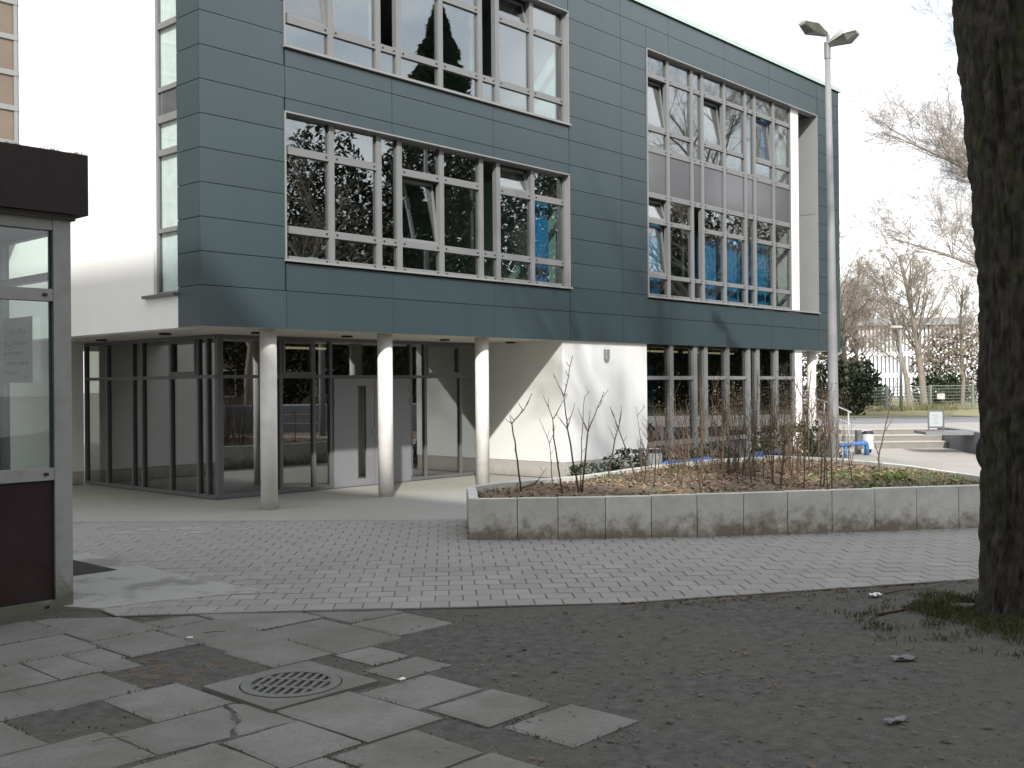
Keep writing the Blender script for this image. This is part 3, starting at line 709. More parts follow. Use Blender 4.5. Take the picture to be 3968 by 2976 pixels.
# concrete apron with the sunk door mat beside the porch
kp = lambda x, y: tuple((Vector((-3.638, 8.767, 0))+U*x+V*y)[:2])
ap = MB(); ap.prism([(-3.36, 8.60), (-3.02, 8.86), (-2.40, 9.17), (-2.06, 9.22), (-3.01, 9.94), (-3.47, 10.41), (-4.36, 11.27), (-4.87, 11.74), (-5.9, 12.7), (-6.9, 11.9), (-3.75, 8.72)], -.02, .026, .006, .004)
tag(ap.obj('concrete_apron', 'apron'), kind='structure')
tag(MB().prism([kp(.10, 1.30), kp(1.04, 1.28), kp(1.04, 2.25), kp(.10, 2.25)], .0, .031).obj('door_mat', 'mat_'), 'dark rubber door mat let into the concrete beside the porch', 'door mat')
tag(MB().prism([kp(.3, 2.60), kp(1.34, 2.60), kp(1.34, 2.63), kp(.3, 2.63)], .0, .0265).obj('apron_joint', 'joint'), kind='structure')

# ------------------------------------------------------------------ raised planter
PL = tag(empty('raised_planter'), 'long raised bed edged with grey concrete blocks stained near the ground', 'planter')
def top_z(x): return .490+.0085*(x+.5)
TH = .115
def block(p, q, zt, name='planter_block'):
    p, q = Vector((*p, 0)), Vector((*q, 0)); d = (q-p); l = d.length; d.normalize(); n = Vector((-d.y, d.x, 0)); g_ = .009
    a, c = p+d*g_/2, q-d*g_/2; e = rnd.uniform(-.004, .004)
    P4 = [(a+n*e), (c+n*e), (c+n*(TH+e)), (a+n*(TH+e))]
    return MB().prism([(v.x, v.y) for v in P4], -.03, zt+rnd.uniform(-.003, .003), .007, .006).obj(name, 'planter', PL)
ring = PLANTER
for i in range(len(FRONT)-1): block(FRONT[i], FRONT[i+1], top_z(FRONT[i][0]))
edge = ring[len(FRONT)-1:]+[ring[0]]
for i in range(len(edge)-1):
    p, q = Vector((*edge[i], 0)), Vector((*edge[i+1], 0)); n = max(1, round((q-p).length/.56))
    for k in range(n): block((p+(q-p)*k/n)[:2], (p+(q-p)*(k+1)/n)[:2], .50 if edge[i][0] < 5 else .53)
jn = MB()
for p in FRONT[1:-1]: jn.box(p[0]-.012, p[0]+.012, p[1]+.02, p[1]+.07, -.02, top_z(p[0])-.02)
jn.obj('joint_fill', 'soil', PL)
def soil_z(x, y): return .405+.05*noise.noise(Vector((x*1.1, y*1.1, 1)))+.03*noise.noise(Vector((x*4, y*4, 2)))+.03*min(1, max(0, (y-13)/2))+(.03 if x > 4.6 else 0)
sb = MB(); n = .14; idx = {}
cells = [(i, j) for i in range(-6, 50) for j in range(86, 138) if all(inside(i*n+n/2+a, j*n+n/2+c, PLANTER) for a, c in ((.09, 0), (-.09, 0), (0, .09), (0, -.09)))]
for (i, j) in cells:
    f = []
    for a, c in ((i, j), (i+1, j), (i+1, j+1), (i, j+1)):
        if (a, c) not in idx: idx[(a, c)] = len(sb.v); sb.v.append((a*n, c*n, soil_z(a*n, c*n)))
        f.append(idx[(a, c)])
    sb.f.append(tuple(f))
sb.obj('bed_soil', 'soil', PL, smooth=True)
def in_bed(m_=.2):
    while True:
        x, y = rnd.uniform(-.5, 6.3), rnd.uniform(12.4, 18.8)
        if all(inside(x+a, y+c, PLANTER) for a, c in ((m_, 0), (-m_, 0), (0, m_), (0, -m_))): return x, y
lb = MB()
for _ in range(4200):
    x, y = in_bed(.14)
    if x > 4.7 and y < 14.2 and rnd.random() < .75: continue
    leaf(lb, x, y, soil_z(x, y)+rnd.uniform(.005, .05), rnd.uniform(.018, .05))
tag(lb.obj('leaf_litter', 'leafbrown', PL), kind='stuff')
gb = MB()
for _ in range(9000):
    x, y = in_bed(.13)
    d = noise.noise(Vector((x*.9, y*.9, 5)))+(.95 if x > 4.4 and y < 16.0 else -.1)+(.25 if y < 12.9+.15*x else 0)
    if rnd.random() > d*1.4: continue
    blade(gb, x, y, soil_z(x, y)-.01, rnd.uniform(.03, .085))
tag(gb.obj('bed_grass', 'leafgreen', PL), kind='stuff')

# shrubs: main stems with known forks
def stem_shrub(chains, label, m='stem', r=.011, group=None, twigs=5):
    p0 = chains[0][0]; root = tag(empty('bare_shrub', p0), label, 'shrub', group)
    o = Vector(p0); b = MB()
    for ci, ch in enumerate(chains):
        pts = [Vector(p)-o for p in ch]
        pts2 = []
        for i in range(len(pts)-1):
            for k in range(4):
                q = pts[i].lerp(pts[i+1], k/4); q += Vector((rnd.uniform(-.006, .006), rnd.uniform(-.006, .006), 0))*(k > 0); pts2.append(q)
        pts2.append(pts[-1])
        if ci == 0: pts2.insert(0, pts2[0]+Vector((0, 0, -.12)))
        rr = r*(1 if ci == 0 else .6)
        b.tube(pts2, [rr*(1-.72*i/(len(pts2)-1)) for i in range(len(pts2))], 5)
        for i in range(3, len(pts2)-1):
            if rnd.random() < .55:                           # buds and short side shoots
                a = rnd.uniform(0, 2*pi); l = rnd.uniform(.02, .14); d = Vector((cos(a)*.7, sin(a)*.7, .75))
                b.tube([pts2[i], pts2[i]+d*l*.6, pts2[i]+d*l+Vector((0, 0, l*.15))], [rr*.35, rr*.3, rr*.2], 4)
        b.tube([pts2[-1], pts2[-1]+Vector((0, 0, .012))], [rr*.5, rr*.3], 4)
    b.obj('stems', m, root)
    return root
SH = [
 ([[(.103, 13.736, .42), (.064, 13.75, .822), (-.006, 13.76, 1.309), (.144, 13.72, 1.477), (.251, 13.7, 1.687)], [(.103, 13.736, .46), (.30, 13.72, .54), (.432, 13.7, .72)], [(.0, 13.76, 1.3), (-.08, 13.8, 1.36)]], 'leftmost bare shrub in the raised bed, one kinked stem with a low curved side shoot', .014),
 ([[(.548, 14.594, .42), (.508, 14.6, 1.004), (.376, 14.6, 1.342)], [(.51, 14.6, 1.0), (.60, 14.55, 1.25)]], 'short thin bare shrub leaning left behind the second stem of the bed', .008),
 ([[(.63, 13.486, .42), (.522, 13.49, 1.147), (.514, 13.49, 1.376), (.402, 13.5, 1.657)], [(.515, 13.49, 1.37), (.62, 13.46, 1.55), (.70, 13.44, 1.68)]], 'bare shrub with a Y fork at its top beside the kinked stem', .012),
 ([[(.843, 13.571, .42), (.704, 13.57, 1.246), (.661, 13.57, 1.654), (.774, 13.56, 2.165)], [(.704, 13.57, 1.246), (.80, 13.54, 1.56)], [(.661, 13.57, 1.654), (.53, 13.58, 1.95)], [(.704, 13.57, 1.24), (.57, 13.6, 1.42)]], 'tallest bare shrub at the left of the bed with a long whip shoot', .014),
 ([[(.892, 13.672, .42), (.972, 13.67, 1.198), (1.068, 13.66, 1.428), (1.176, 13.65, 1.701)], [(.972, 13.67, 1.198), (.85, 13.7, 1.5)], [(.972, 13.67, 1.19), (1.0, 13.6, 1.46)]], 'bare shrub leaning right with a dark forked head before the white wall', .013),
 ([[(.875, 13.673, .42), (.887, 13.67, 1.093), (.934, 13.67, 1.651), (.997, 13.66, 1.713)]], 'straight slender bare shoot between two forked shrubs', .008),
 ([[(1.40, 15.6, .42), (1.50, 15.55, .999), (1.56, 15.5, 1.225), (1.60, 15.5, 1.477)], [(1.5, 15.5, .98), (1.40, 15.5, 1.2)]], 'right leaning bare shrub crossing another before the wall', .012),
 ([[(1.76, 15.0, .42), (1.50, 15.0, 1.18), (1.39, 15.0, 1.48)], [(1.5, 15, 1.17), (1.54, 14.95, 1.43)]], 'left leaning bare shrub crossing its neighbour before the wall', .013),
 ([[(5.43, 15.7, .43), (5.42, 15.7, .72), (5.50, 15.7, 1.06), (5.60, 15.7, 1.51), (5.68, 15.7, 1.78)], [(5.42, 15.7, .72), (5.34, 15.7, .95)], [(5.49, 15.7, 1.05), (5.62, 15.68, 1.25)]], 'red brown forked shrub standing alone at the grassy right end of the bed', .016),
]
for ch, lab, r in SH: stem_shrub(ch, lab, 'stem' if 'red' not in lab else 'stem2', r)
# the thicket of upright shoots right of them: shapes vary, nothing singles one out
spots = [(1.864, 14.02, 1.3, .07), (2.36, 15.72, 1.0, -.09), (2.32, 14.93, 1.25, .02), (2.74, 15.41, 1.1, 0), (3.2, 15.64, 1.72, -.07), (3.06, 14.38, 1.1, -.08), (3.31, 14.47, 1.72, -.05), (3.56, 15.07, 1.79, -.03), (3.63, 14.81, 1.85, .05), (4.08, 15.56, 1.64, .09), (4.1, 15.28, 1.36, .05), (4.46, 15.8, 1.55, .01), (4.48, 15.52, 1.71, -.04), (4.6, 15.79, 1.55, .06)]
while len(spots) < 64:
    x, y = in_bed(.3)
    if 1.7 < x < 5.0 and y < 17.6 and y > 13.1+.2*(x-1.5): spots.append((x, y, rnd.uniform(1.05, 2.0)*(1 if x > 2.6 else .75), rnd.uniform(-.12, .12)))
for x, y, zt, ln in spots:
    z = soil_z(x, y); p = [(x, y, z), (x+ln*.5+rnd.uniform(-.03, .03), y, z+(zt-z)*.5), (x+ln, y+rnd.uniform(-.06, .06), zt)]
    chs = [p]; q = p[1]
    for _ in range(rnd.randint(1, 4)):
        t = rnd.uniform(.35, .95); a = Vector(p[0]).lerp(Vector(p[2]), t); l = rnd.uniform(.12, .4); w = rnd.uniform(-.2, .2)
        a.x = p[0][0]+(ln)*t
        chs.append([tuple(a), (a.x+w*.6, a.y+rnd.uniform(-.1, .1), a.z+l*.6), (a.x+w, a.y+rnd.uniform(-.1, .1), a.z+l)])
    stem_shrub(chs, 'bare brown upright shoot in the thicket of the raised bed', 'stem2' if rnd.random() < .65 else 'stem', rnd.uniform(.008, .014), 'bare shoots in the planter thicket')
# brown tangle of old flower heads and dry leaves hanging in the thicket
def tangle(name, label, cat, cx, cy, zlo, zhi, w, n_l, m1, m2):
    root = tag(empty(name, (cx, cy, .42)), label, cat)
    a = MB(); b = MB()
    for k in range(62):
        x = rnd.gauss(0, w*.5); y = rnd.gauss(0, w*.35); z = rnd.uniform(.05, .3)
        pts = [Vector((x*.6, y*.6, 0))]
        for s_ in range(4):
            x += rnd.uniform(-.1, .1); y += rnd.uniform(-.08, .08); z += (zhi-.42)/5*rnd.uniform(.6, 1.2); pts.append(Vector((x, y, z)))
        a.tube(pts, [.005, .004, .003, .002, .0015], 3)
        for _ in range(n_l//60):
            p = rnd.choice(pts[2:]); leaf(b, p.x+rnd.gauss(0, .07), p.y+rnd.gauss(0, .07), max(.02, p.z+rnd.gauss(0, .1)), rnd.uniform(.008, .019), .9)
    a.obj('stems', m1, root); b.obj('foliage', m2, root)
tangle('dry_shrub', 'brown twiggy shrub with withered leaves in the middle of the bed', 'shrub', 3.15, 15.9, .8, 1.85, .8, 1500, 'stem2', 'haze_twig')
tangle('dry_shrub', 'taller reddish shrub with withered leaves left of the lamp post', 'shrub', 4.25, 16.2, .8, 1.95, .7, 1500, 'stem2', 'haze_twig')
def leafy(name, label, cat, loc, rx, ry, rz, n_, s, m='leafdark', group=None, stemm='twig', fill=.55, flat=False):
    root = tag(empty(name, loc), label, cat, group); b = MB(); st = MB()
    for _ in range(n_):
        while True:
            p = Vector((rnd.uniform(-1, 1), rnd.uniform(-1, 1), rnd.uniform(-1, 1)))
            if fill < p.length < 1+.18*noise.noise(p*2.2+Vector(loc)): break
        k = 1+.22*noise.noise(p*1.8+Vector(loc)*.3)
        x, y, z = p.x*rx*k, p.y*ry*k, rz+p.z*rz*k
        if z < .02: z = rnd.uniform(.02, .2)*rz
        leaf(b, x, y, z, s*rnd.uniform(.6, 1.4), 1.1)
    for _ in range(9):
        a = rnd.uniform(0, 2*pi); k = rnd.uniform(.3, .9)
        st.tube([(0, 0, -.05), (cos(a)*rx*k*.4, sin(a)*ry*k*.4, rz*.8), (cos(a)*rx*k, sin(a)*ry*k, rz*1.6*k)], [s*.35, s*.25, s*.1], 4)
    b.obj('foliage', m, root); st.obj('stems', stemm, root)
    return root
leafy('evergreen_shrub', 'low dark evergreen shrub at the foot of the white wall', 'shrub', (1.55, 20.2, -.02), .55, .35, .17, 420, .045)
leafy('evergreen_shrub', 'spiky evergreen shrub next to the litter bin by the wall corner', 'shrub', (2.22, 20.6, -.02), .42, .3, .30, 420, .045)
leafy('evergreen_shrub', 'wide dark evergreen shrub below the tall window, left of the lamp', 'shrub', (6.1, 23.0, -.02), .95, .7, .5, 900, .06)
leafy('evergreen_shrub', 'evergreen shrub hiding the foot of the lamp post', 'shrub', (5.55, 19.3, -.02), .45, .4, .42, 500, .05)
for x, y, w_ in ((3.3, 21.6, 'nearer the litter bin'), (4.3, 22.7, 'nearer the lamp post')): leafy('evergreen_shrub', 'small ragged evergreen plant under the ground floor window, '+w_, 'shrub', (x, y, -.02), .55, .35, .28, 320, .05)
leafy('weed_clump', 'leafy green weed clump in the grass at the right end of the bed', 'plant', (5.2, 14.6, .40), .28, .2, .08, 190, .03, 'leafgreen', fill=.2)
leafy('weed_clump', 'small green weed clump beside the front block of the bed', 'plant', (4.55, 13.4, .41), .2, .14, .05, 110, .025, 'leafgreen', fill=.2)

# ------------------------------------------------------------------ lamp post in the bed
LP = tag(empty('lamp_post', (5.46, 18.05, .3)), 'tall grey twin headed lamp post at the back of the raised bed', 'street lamp')
b = MB(); b.tube([(0, 0, -.3), (0, 0, 1.2), (-.012, 0, 4), (-.045, 0, 7.18)], [.098, .088, .066, .045], 20); b.obj('pole', 'steel', LP, smooth=True)
b = MB(); b.tube([(-.045, 0, 7.02), (-.045, 0, 7.30)], .054, 16); b.tube([(-.03, .01, 7.1), (-.03, .01, 7.43)], .028, 10); b.obj('collar', 'steel', LP, smooth=False)
bx('service_door', 'steel', LP, -.04, .04, -.098, -.088, .75, 1.15)
def head(z, ang, l, w, name):
    root = empty(name, (-.045, 0, z), ang); root.parent = LP
    sec = [(.02, .05, .05, .05), (.14, .09, .10, .07), (.30, .16, .14, .10), (.62*l, .19, .12, .11), (.92*l, .11, .05, .04)]
    top = MB(); bot = MB()
    for k, (x, hw, zt, zb) in enumerate(sec):
        top.v += [(x, -hw, 0), (x, -hw*.7, zt*.75), (x, 0, zt), (x, hw*.7, zt*.75), (x, hw, 0)]
        bot.v += [(x, -hw*.96, -.002), (x, -hw*.6, -zb), (x, hw*.6, -zb), (x, hw*.96, -.002)]
        if k:
            for i in range(4): a = (k-1)*5+i; top.f.append((a, a+1, a+6, a+5))
            for i in range(3): a = (k-1)*4+i; bot.f.append((a, a+1, a+5, a+4))
    for mbx, n_ in ((top, 5), (bot, 4)):
        mbx.f.append(tuple(range(n_))); mbx.f.append(tuple(len(mbx.v)-n_+i for i in range(n_)))
    top.obj('housing', 'lamphead', root); bot.obj('cover', 'lampglass', root)
    root.rotation_euler = (0, radians(-12), ang)
head(7.44, radians(206), .60, .2, 'lamp_head'); head(7.26, radians(-38), .58, .2, 'lamp_head')

# ------------------------------------------------------------------ trees
def grow(mb, p, d, l, r, lev, maxlev, n_child, seed, twig_mb=None, droop=0.0, up_=.12, ang=(28, 60), shrink=.66, cr_=.5, minr_=.0035):
    R_ = seed; segs = 4 if lev < 2 else 3; pts = [p]; rs = [r]; dd = d.copy(); q = p.copy()
    for k in range(segs):
        w = .16 if lev else .06
        dd = (dd+Vector((R_.gauss(0, w), R_.gauss(0, w), R_.gauss(0, w*.6)+up_*(.5 if lev < maxlev else .2)-droop*lev))).normalized()
        q = q+dd*l/segs; pts.append(q); rs.append(r*(1-.62*(k+1)/segs))
    (mb if lev < 2 or twig_mb is None else twig_mb).tube(pts, rs, 7 if lev == 0 else (5 if lev == 1 else 3), cap=False)
    if lev >= maxlev: return
    for c in range(n_child[lev]):
        t = R_.uniform(.25, 1.0) if lev else R_.uniform(.30, 1.0); i = min(segs-1, int(t*segs)); f = t*segs-i
        s_ = pts[i].lerp(pts[i+1], f); base = (pts[i+1]-pts[i]).normalized()
        a = R_.uniform(0, 2*pi); e = base.cross(Vector((.3, .2, .93)) if abs(base.z) < .9 else Vector((1, 0, 0))).normalized(); e = (Matrix.Rotation(a, 3, base) @ e)
        th = radians(R_.uniform(*ang)); nd = (base*cos(th)+e*sin(th)).normalized()
        grow(mb, s_, nd, l*shrink*R_.uniform(.65, 1.15)*(1.15-.45*t), max(minr_, r*(1-.6*t)*cr_), lev+1, maxlev, n_child, R_, twig_mb, droop, up_, ang, shrink, cr_, minr_)
def bare_tree(label, loc, h, r, seed, n_child=(13, 7, 6, 4), lev=4, lean=(0, 0), m1='bark2', m2='twig', group=None, trunk=None, droop=0.0, minr=None, name='bare_tree', ang=(28, 60), shrink=.62, up_=.12, cr_=.5):
    root = tag(empty(name, loc), label, 'tree', group); R_ = random.Random(seed)
    a, b = MB(), MB()
    grow(a, Vector((0, 0, -.1)), Vector((lean[0], lean[1], 1)).normalized(), h*.72, r, 0, lev, n_child, R_, b, droop, up_, ang, shrink, cr_, minr or .0035)
    # trunk = first polyline; limbs and twigs are the crown
    nt0 = 7*5; me_t = MB(); me_t.v = a.v[:nt0]; me_t.f = [f for f in a.f if max(f) < nt0]
    lim = MB(); lim.v = a.v[nt0:]+b.v; off = len(a.v)-nt0
    lim.f = [tuple(i-nt0 for i in f) for f in a.f if min(f) >= nt0]+[tuple(i+off for i in f) for f in b.f]
    me_t.obj('trunk', m1, root, smooth=True); lim.obj('crown', m2, root)
    return root

# the near trunk at the right edge, ridged bark
NT = tag(empty('old_tree', (3.96, 8.0, 0)), 'thick dark barked tree trunk at the right edge, grass round its foot', 'tree')
b = MB(); nA, nZ, H_ = 180, 380, 5.6
for j in range(nZ+1):
    z = H_*j/nZ
    ox = -.0*z; rr = .385+.07*math.exp(-z/.15)+.03*max(0, z-2.5)
    ox = -.03*max(0, z-2.2)**1.5*.9
    for i in range(nA):
        a = 2*pi*i/nA; p = Vector((cos(a)*3.4, sin(a)*3.4, z*1.5))
        rid = abs(noise.noise(Vector((cos(a)*13, sin(a)*13, z*1.9+noise.noise(p)*1.1))))*.7+.3*abs(noise.noise(Vector((cos(a)*24, sin(a)*24, z*7))))
        fl = noise.noise(Vector((cos(a)*1.6, sin(a)*1.6, z*.5)))
        fine = noise.noise(Vector((cos(a)*16, sin(a)*16, z*9)))
        rid = max(0, rid-.04)**.8
        q = rr-.018+.085*rid*(1+.5*noise.noise(p*1.7))+.022*fl*(1+.6*math.exp(-z/.3))+.016*fine
        b.v.append((ox+q*cos(a), q*sin(a), z-.05))
for j in range(nZ):
    for i in range(nA):
        k = (i+1) % nA; b.f.append((j*nA+i, j*nA+k, (j+1)*nA+k, (j+1)*nA+i))
b.obj('trunk', 'bark', NT, smooth=True)
a_, b_ = MB(), MB(); R_ = random.Random(3)
for k in range(7):
    an = 2*pi*k/7+R_.uniform(-.3, .3); d = Vector((cos(an)*.45, sin(an)*.45, 1)).normalized()
    grow(a_, Vector((-.15, 0, 5.3))+d*.1, d, R_.uniform(6, 8), .13, 0, 3, (10, 7, 5), R_, b_, 0, .12, (25, 55), .55)
c_ = MB(); c_.v = a_.v+b_.v; c_.f = a_.f+[tuple(i+len(a_.v) for i in f) for f in b_.f]
c_.obj('crown', 'bark', NT)
gb = MB()
for _ in range(15000):
    a = rnd.uniform(pi*.5, pi*2.0); d = .34+abs(rnd.gauss(0, .42)); x, y = 3.96+cos(a)*d*1.35, 8.0+sin(a)*d*1.05
    q = noise.noise(Vector((x*3.2, y*3.2, 4)))
    if d > 1.35 or q+.62-d*.62 < rnd.uniform(0, .5): continue
    mz = .07*max(0, 1-(d-.34)/.6)
    blade(gb, x, y, mz*.6, rnd.uniform(.018, .06)*(1.5-d*.7)*(1+.5*q), .004, 1.1)
tag(gb.obj('tree_foot_grass', 'grass'), kind='stuff')
mo = MB()
for j in range(9):
    for i in range(48):
        t = 2*pi*i/48; d = .30+j*.085; mo.v.append((3.96+cos(t)*d*1.2, 8.0+sin(t)*d, max(-.02, .075*(1-j/8)+.018*noise.noise(Vector((cos(t)*d*5, sin(t)*d*5, 2)))-.01)))
for j in range(8):
    for i in range(48): q = (i+1) % 48; mo.f.append((j*48+i, j*48+q, (j+1)*48+q, (j+1)*48+i))
tag(mo.obj('tree_foot_soil', 'dirt', smooth=True), kind='structure')

# background trees along and beyond the fence
bare_tree('bare tree with fine upswept twigs just behind the right end of the school', (14.0, 44, .4), 10.0, .12, 11, (26, 12, 9, 5), minr=.005, shrink=.46, ang=(35, 70), up_=.05, cr_=.36)
bare_tree('big bare tree with forked pale trunk standing behind the fence', (21.4, 55, .4), 11.5, .19, 12, (36, 12, 9, 5), minr=.0055, ang=(30, 62), shrink=.40, up_=.10, cr_=.34)
bare_tree('second stem close to the forked tree behind the fence', (20.9, 55.6, .4), 10.2, .15, 13, (22, 11, 8, 4), minr=.0055, lean=(-.10, 0), ang=(30, 60), shrink=.40, up_=.08, cr_=.34)
bare_tree('brown leafless tree in front of the hedge, right of the forked tree', (24.6, 58, .4), 9.0, .12, 14, (26, 11, 9, 4), minr=.0055, shrink=.44, ang=(32, 66), up_=.07, cr_=.36)
bare_tree('slim bare tree further back behind the white slatted building', (31, 92, .4), 12, .2, 15, (36, 12, 9, 5), minr=.008, shrink=.44, ang=(32, 64), up_=.08, cr_=.38)
bare_tree('young bare tree at the left of the white slatted building', (23.5, 72, .4), 10.5, .16, 16, (36, 12, 9, 5), minr=.008, shrink=.44, ang=(32, 64), up_=.08, cr_=.38)
# plane tree whose limbs reach in from behind the near trunk
PT = tag(empty('plane_tree', (17.4, 32, .4)), 'bare tree, its limbs coloured pale as in glare, reaching its branches in over the path from the right', 'tree')
a_, b_ = MB(), MB(); R_ = random.Random(21)
a_.tube([(0, 0, -.2), (.05, 0, 3), (-.1, 0, 6), (.1, 0, 10), (0, 0, 15)], [.42, .34, .27, .18, .06], 9)
nt0 = len(a_.v); t_ = MB(); t_.v = list(a_.v); t_.f = list(a_.f); t_.obj('trunk', 'bark2', PT, smooth=True)
a_ = MB()
def limb(p0, p1, p2, r, n_=12, l=2.6):
    pts = [Vector(p0).lerp(Vector(p1), t)*(1-t)+Vector(p1).lerp(Vector(p2), t)*t for t in [i/8 for i in range(9)]]
    a_.tube(pts, [r*.85*(1-.88*i/8) for i in range(9)], 6)
    for k in range(n_):
        i = R_.randint(2, 7); p = pts[i]; base = (pts[i+1]-pts[i]).normalized(); e = Vector((R_.uniform(-1, 1), R_.uniform(-1, 1), R_.uniform(-.4, 1.3))).normalized()
        d = (base*.8+e).normalized(); d = (d+Vector((0, 0, .35))).normalized(); grow(a_, p, d, l*R_.uniform(.4, 1.0), max(.008, r*.17*(1-.6*i/8)), 1, 3, (0, 16, 13), R_, b_, .0, .14, (25, 62), .5, .5, .0045)
limb((0, 0, 5.0), (-2.2, -.6, 7.2), (-6.6, -1.2, 8.7), .17, 42)
limb((0, 0, 6.2), (-1.6, -.4, 9.0), (-3.4, -.8, 11.5), .14, 34)
limb((0, 0, 3.4), (-2.4, -.5, 4.6), (-6.2, -1.0, 5.6), .16, 46)
limb((0, 0, 4.2), (-2.0, -.5, 6.3), (-4.4, -.7, 8.0), .12, 36)
limb((0, 0, 7.5), (.6, -1, 11), (1.5, -2.5, 14), .14, 10); limb((0, 0, 6.5), (2, .5, 9), (4.5, 1, 12), .14, 10); limb((0, 0, 8), (-1, 1.5, 11), (-2.5, 3, 14), .12, 10)
c_ = MB(); c_.v = a_.v+b_.v; c_.f = a_.f+[tuple(i+len(a_.v) for i in f) for f in b_.f]
c_.obj('crown', 'glarebark', PT)

# evergreen bushes and hedge behind the fence
leafy('evergreen_bush', 'round dark evergreen bush behind the fence, left of the white building', 'bush', (16.2, 50, .3), 1.15, 1.1, 1.35, 2600, .10, fill=.35)
leafy('evergreen_bush', 'dark low bush behind the fence, right of the forked tree', 'bush', (24.2, 60, .3), 1.7, 1.2, 1.0, 1500, .12, fill=.35)
leafy('evergreen_bush', 'small dark bush behind the fence at the foot of the lamp', 'bush', (19.6, 58, .3), 1.1, .9, .75, 900, .11, fill=.35)
leafy('brown_hedge', 'tall brown hedge thicket behind the fence near the tree trunk', 'hedge', (28.5, 66, .3), 4.0, 1.5, 2.6, 5200, .12, 'haze_twig', fill=.3)
leafy('evergreen_bush', 'green bush seen through the open passage under the school', 'bush', (13.0, 42, .3), 1.4, 1.0, 1.2, 1700, .10, fill=.35)
leafy('brown_hedge', 'brown thicket seen through the open passage under the school', 'hedge', (12.2, 46, .3), 3.0, 1.2, 2.3, 2400, .12, 'haze_twig', fill=.3)

# ------------------------------------------------------------------ terrace, steps, low wall, lawn, fence
tr = MB(); tr.prism([(6.2, 30.15), (12.15, 30.15), (12.1, 29.4), (11.75, 26.9), (11.6, 25.2), (30, 21.5), (60, 40), (60, 80), (2, 80), (2, 34)], -.05, .50)
tag(tr.obj('terrace', 'plaza'), kind='structure')
tag(MB().prism([(8.0, 33.0), (24, 36.0), (34, 42), (34, 39.8), (50, 45), (50, 46), (8, 38.8)], .46, .505).obj('path', 'wallconc'), kind='structure')
tag(MB().prism([(6, 39.0), (40, 41.0), (48, 80), (2, 80)], .46, .53).obj('lawn', 'drygrass'), kind='structure')
tag(MB().prism([(24, 24.5), (60, 24.5), (60, 40), (24, 39)], .40, .52).obj('lawn', 'drygrass2'), kind='structure')
st_ = tag(empty('garden_steps', (0, 0, 0)), 'three wide shallow concrete steps up to the terrace beside the low wall', 'steps')
for k in range(3):
    y = 29.42+k*.36; z = .167*(k+1)-.01*(k == 2)
    MB().prism([(6.3, y), (12.06, y), (12.06, 30.4), (6.3, 30.4)], -.02, z-.03).obj('riser', 'stepc', st_)
    MB().prism([(6.3, y-.015), (12.06, y-.015), (12.06, y+.36), (6.3, y+.36)], z-.0295, z).obj('tread', 'nosing', st_)
lw = tag(empty('low_wall'), 'low grey concrete wall holding the terrace beside the steps', 'wall')
wp = [(12.08, 30.2), (12.08, 29.35), (11.72, 26.9), (11.56, 25.1), (20, 22.8)]
for i in range(len(wp)-1):
    p, q = Vector((*wp[i], 0)), Vector((*wp[i+1], 0)); d = (q-p).normalized(); n_ = Vector((-d.y, d.x, 0)); k = max(1, round((q-p).length/1.3))
    for c in range(k):
        a, e = p+(q-p)*c/k+d*.005, p+(q-p)*(c+1)/k-d*.005
        MB().prism([(v.x, v.y) for v in (a, e, e+n_*.22, a+n_*.22)], -.05, .53).obj('wall_segment', 'wallconc', lw)
LS = MB()
for _ in range(9):
    x, y = rnd.uniform(-4.9, -3.2), rnd.uniform(12.9, 13.5); w = rnd.uniform(.08, .3); d = rnd.uniform(.02, .06)
    LS.prism([(x+cos(a)*w*rnd.uniform(.6, 1), y+sin(a)*d*rnd.uniform(.6, 1)) for a in [2*pi*i/14 for i in range(14)]], .012, .0235)
tag(LS.obj('lime_stains', 'lime'), kind='stuff')
fn = tag(empty('mesh_fence'), 'pale green wire mesh fence with posts along the lawn', 'fence')
FA, FB = Vector((8, 45.5, .53)), Vector((33, 53.5, .53))
nf = 11
for i in range(nf+1):
    p = FA.lerp(FB, i/nf); ht = .95+.35*i/nf
    MB().box(-.045, .045, -.045, .045, -.1, ht+.04).obj('fence_post', 'fence', fn, loc=p, rotz=.3)
    if i < nf:
        q = FA.lerp(FB, (i+1)/nf); w = MB(); h2 = .95+.35*(i+.5)/nf
        for k in range(8):
            z = .06+(h2-.08)*k/7; w.tube([p+Vector((0, 0, z)), q+Vector((0, 0, z))], .014 if k not in (0, 7) else .02, 4)
        for k in range(1, 26): s_ = p.lerp(q, k/26); w.tube([s_+Vector((0, 0, .04)), s_+Vector((0, 0, h2))], .0045, 3)
        w.obj('mesh_panel', 'fence', fn)
hg = MB()
for _ in range(5200):
    t = rnd.uniform(.25, 1); p = FA.lerp(FB, t)+Vector((rnd.gauss(0, .7), rnd.gauss(-.4, .8), 0))
    if noise.noise(p*.35) < -.05 and t < .6: continue
    blade(hg, p.x, p.y, .5, rnd.uniform(.12, .52)*(.6+.6*t), .014, .7)
tag(hg.obj('long_grass', 'drygrass'), kind='stuff')
sg = tag(MB().box(-.22, .2, -.01, .01, 0, .26).obj('fence_tag', 'litter', loc=(19.75, 48.85, 1.02), rotz=.3), 'small white tattered sheet fixed on the mesh fence', 'sheet')
l2 = tag(empty('path_lamp', (17.3, 47.2, .53)), 'slim pale lamp post with a small head beside the fence', 'street lamp')
MB().tube([(0, 0, -.1), (0, 0, 3.7)], [.075, .05], 10).obj('pole', 'steel', l2, smooth=True)
MB().prism([(-.42, -.12), (.06, -.1), (.06, .1), (-.42, .12)], 3.70, 3.80, .03, .05).obj('lamp_head', 'lamphead', l2)
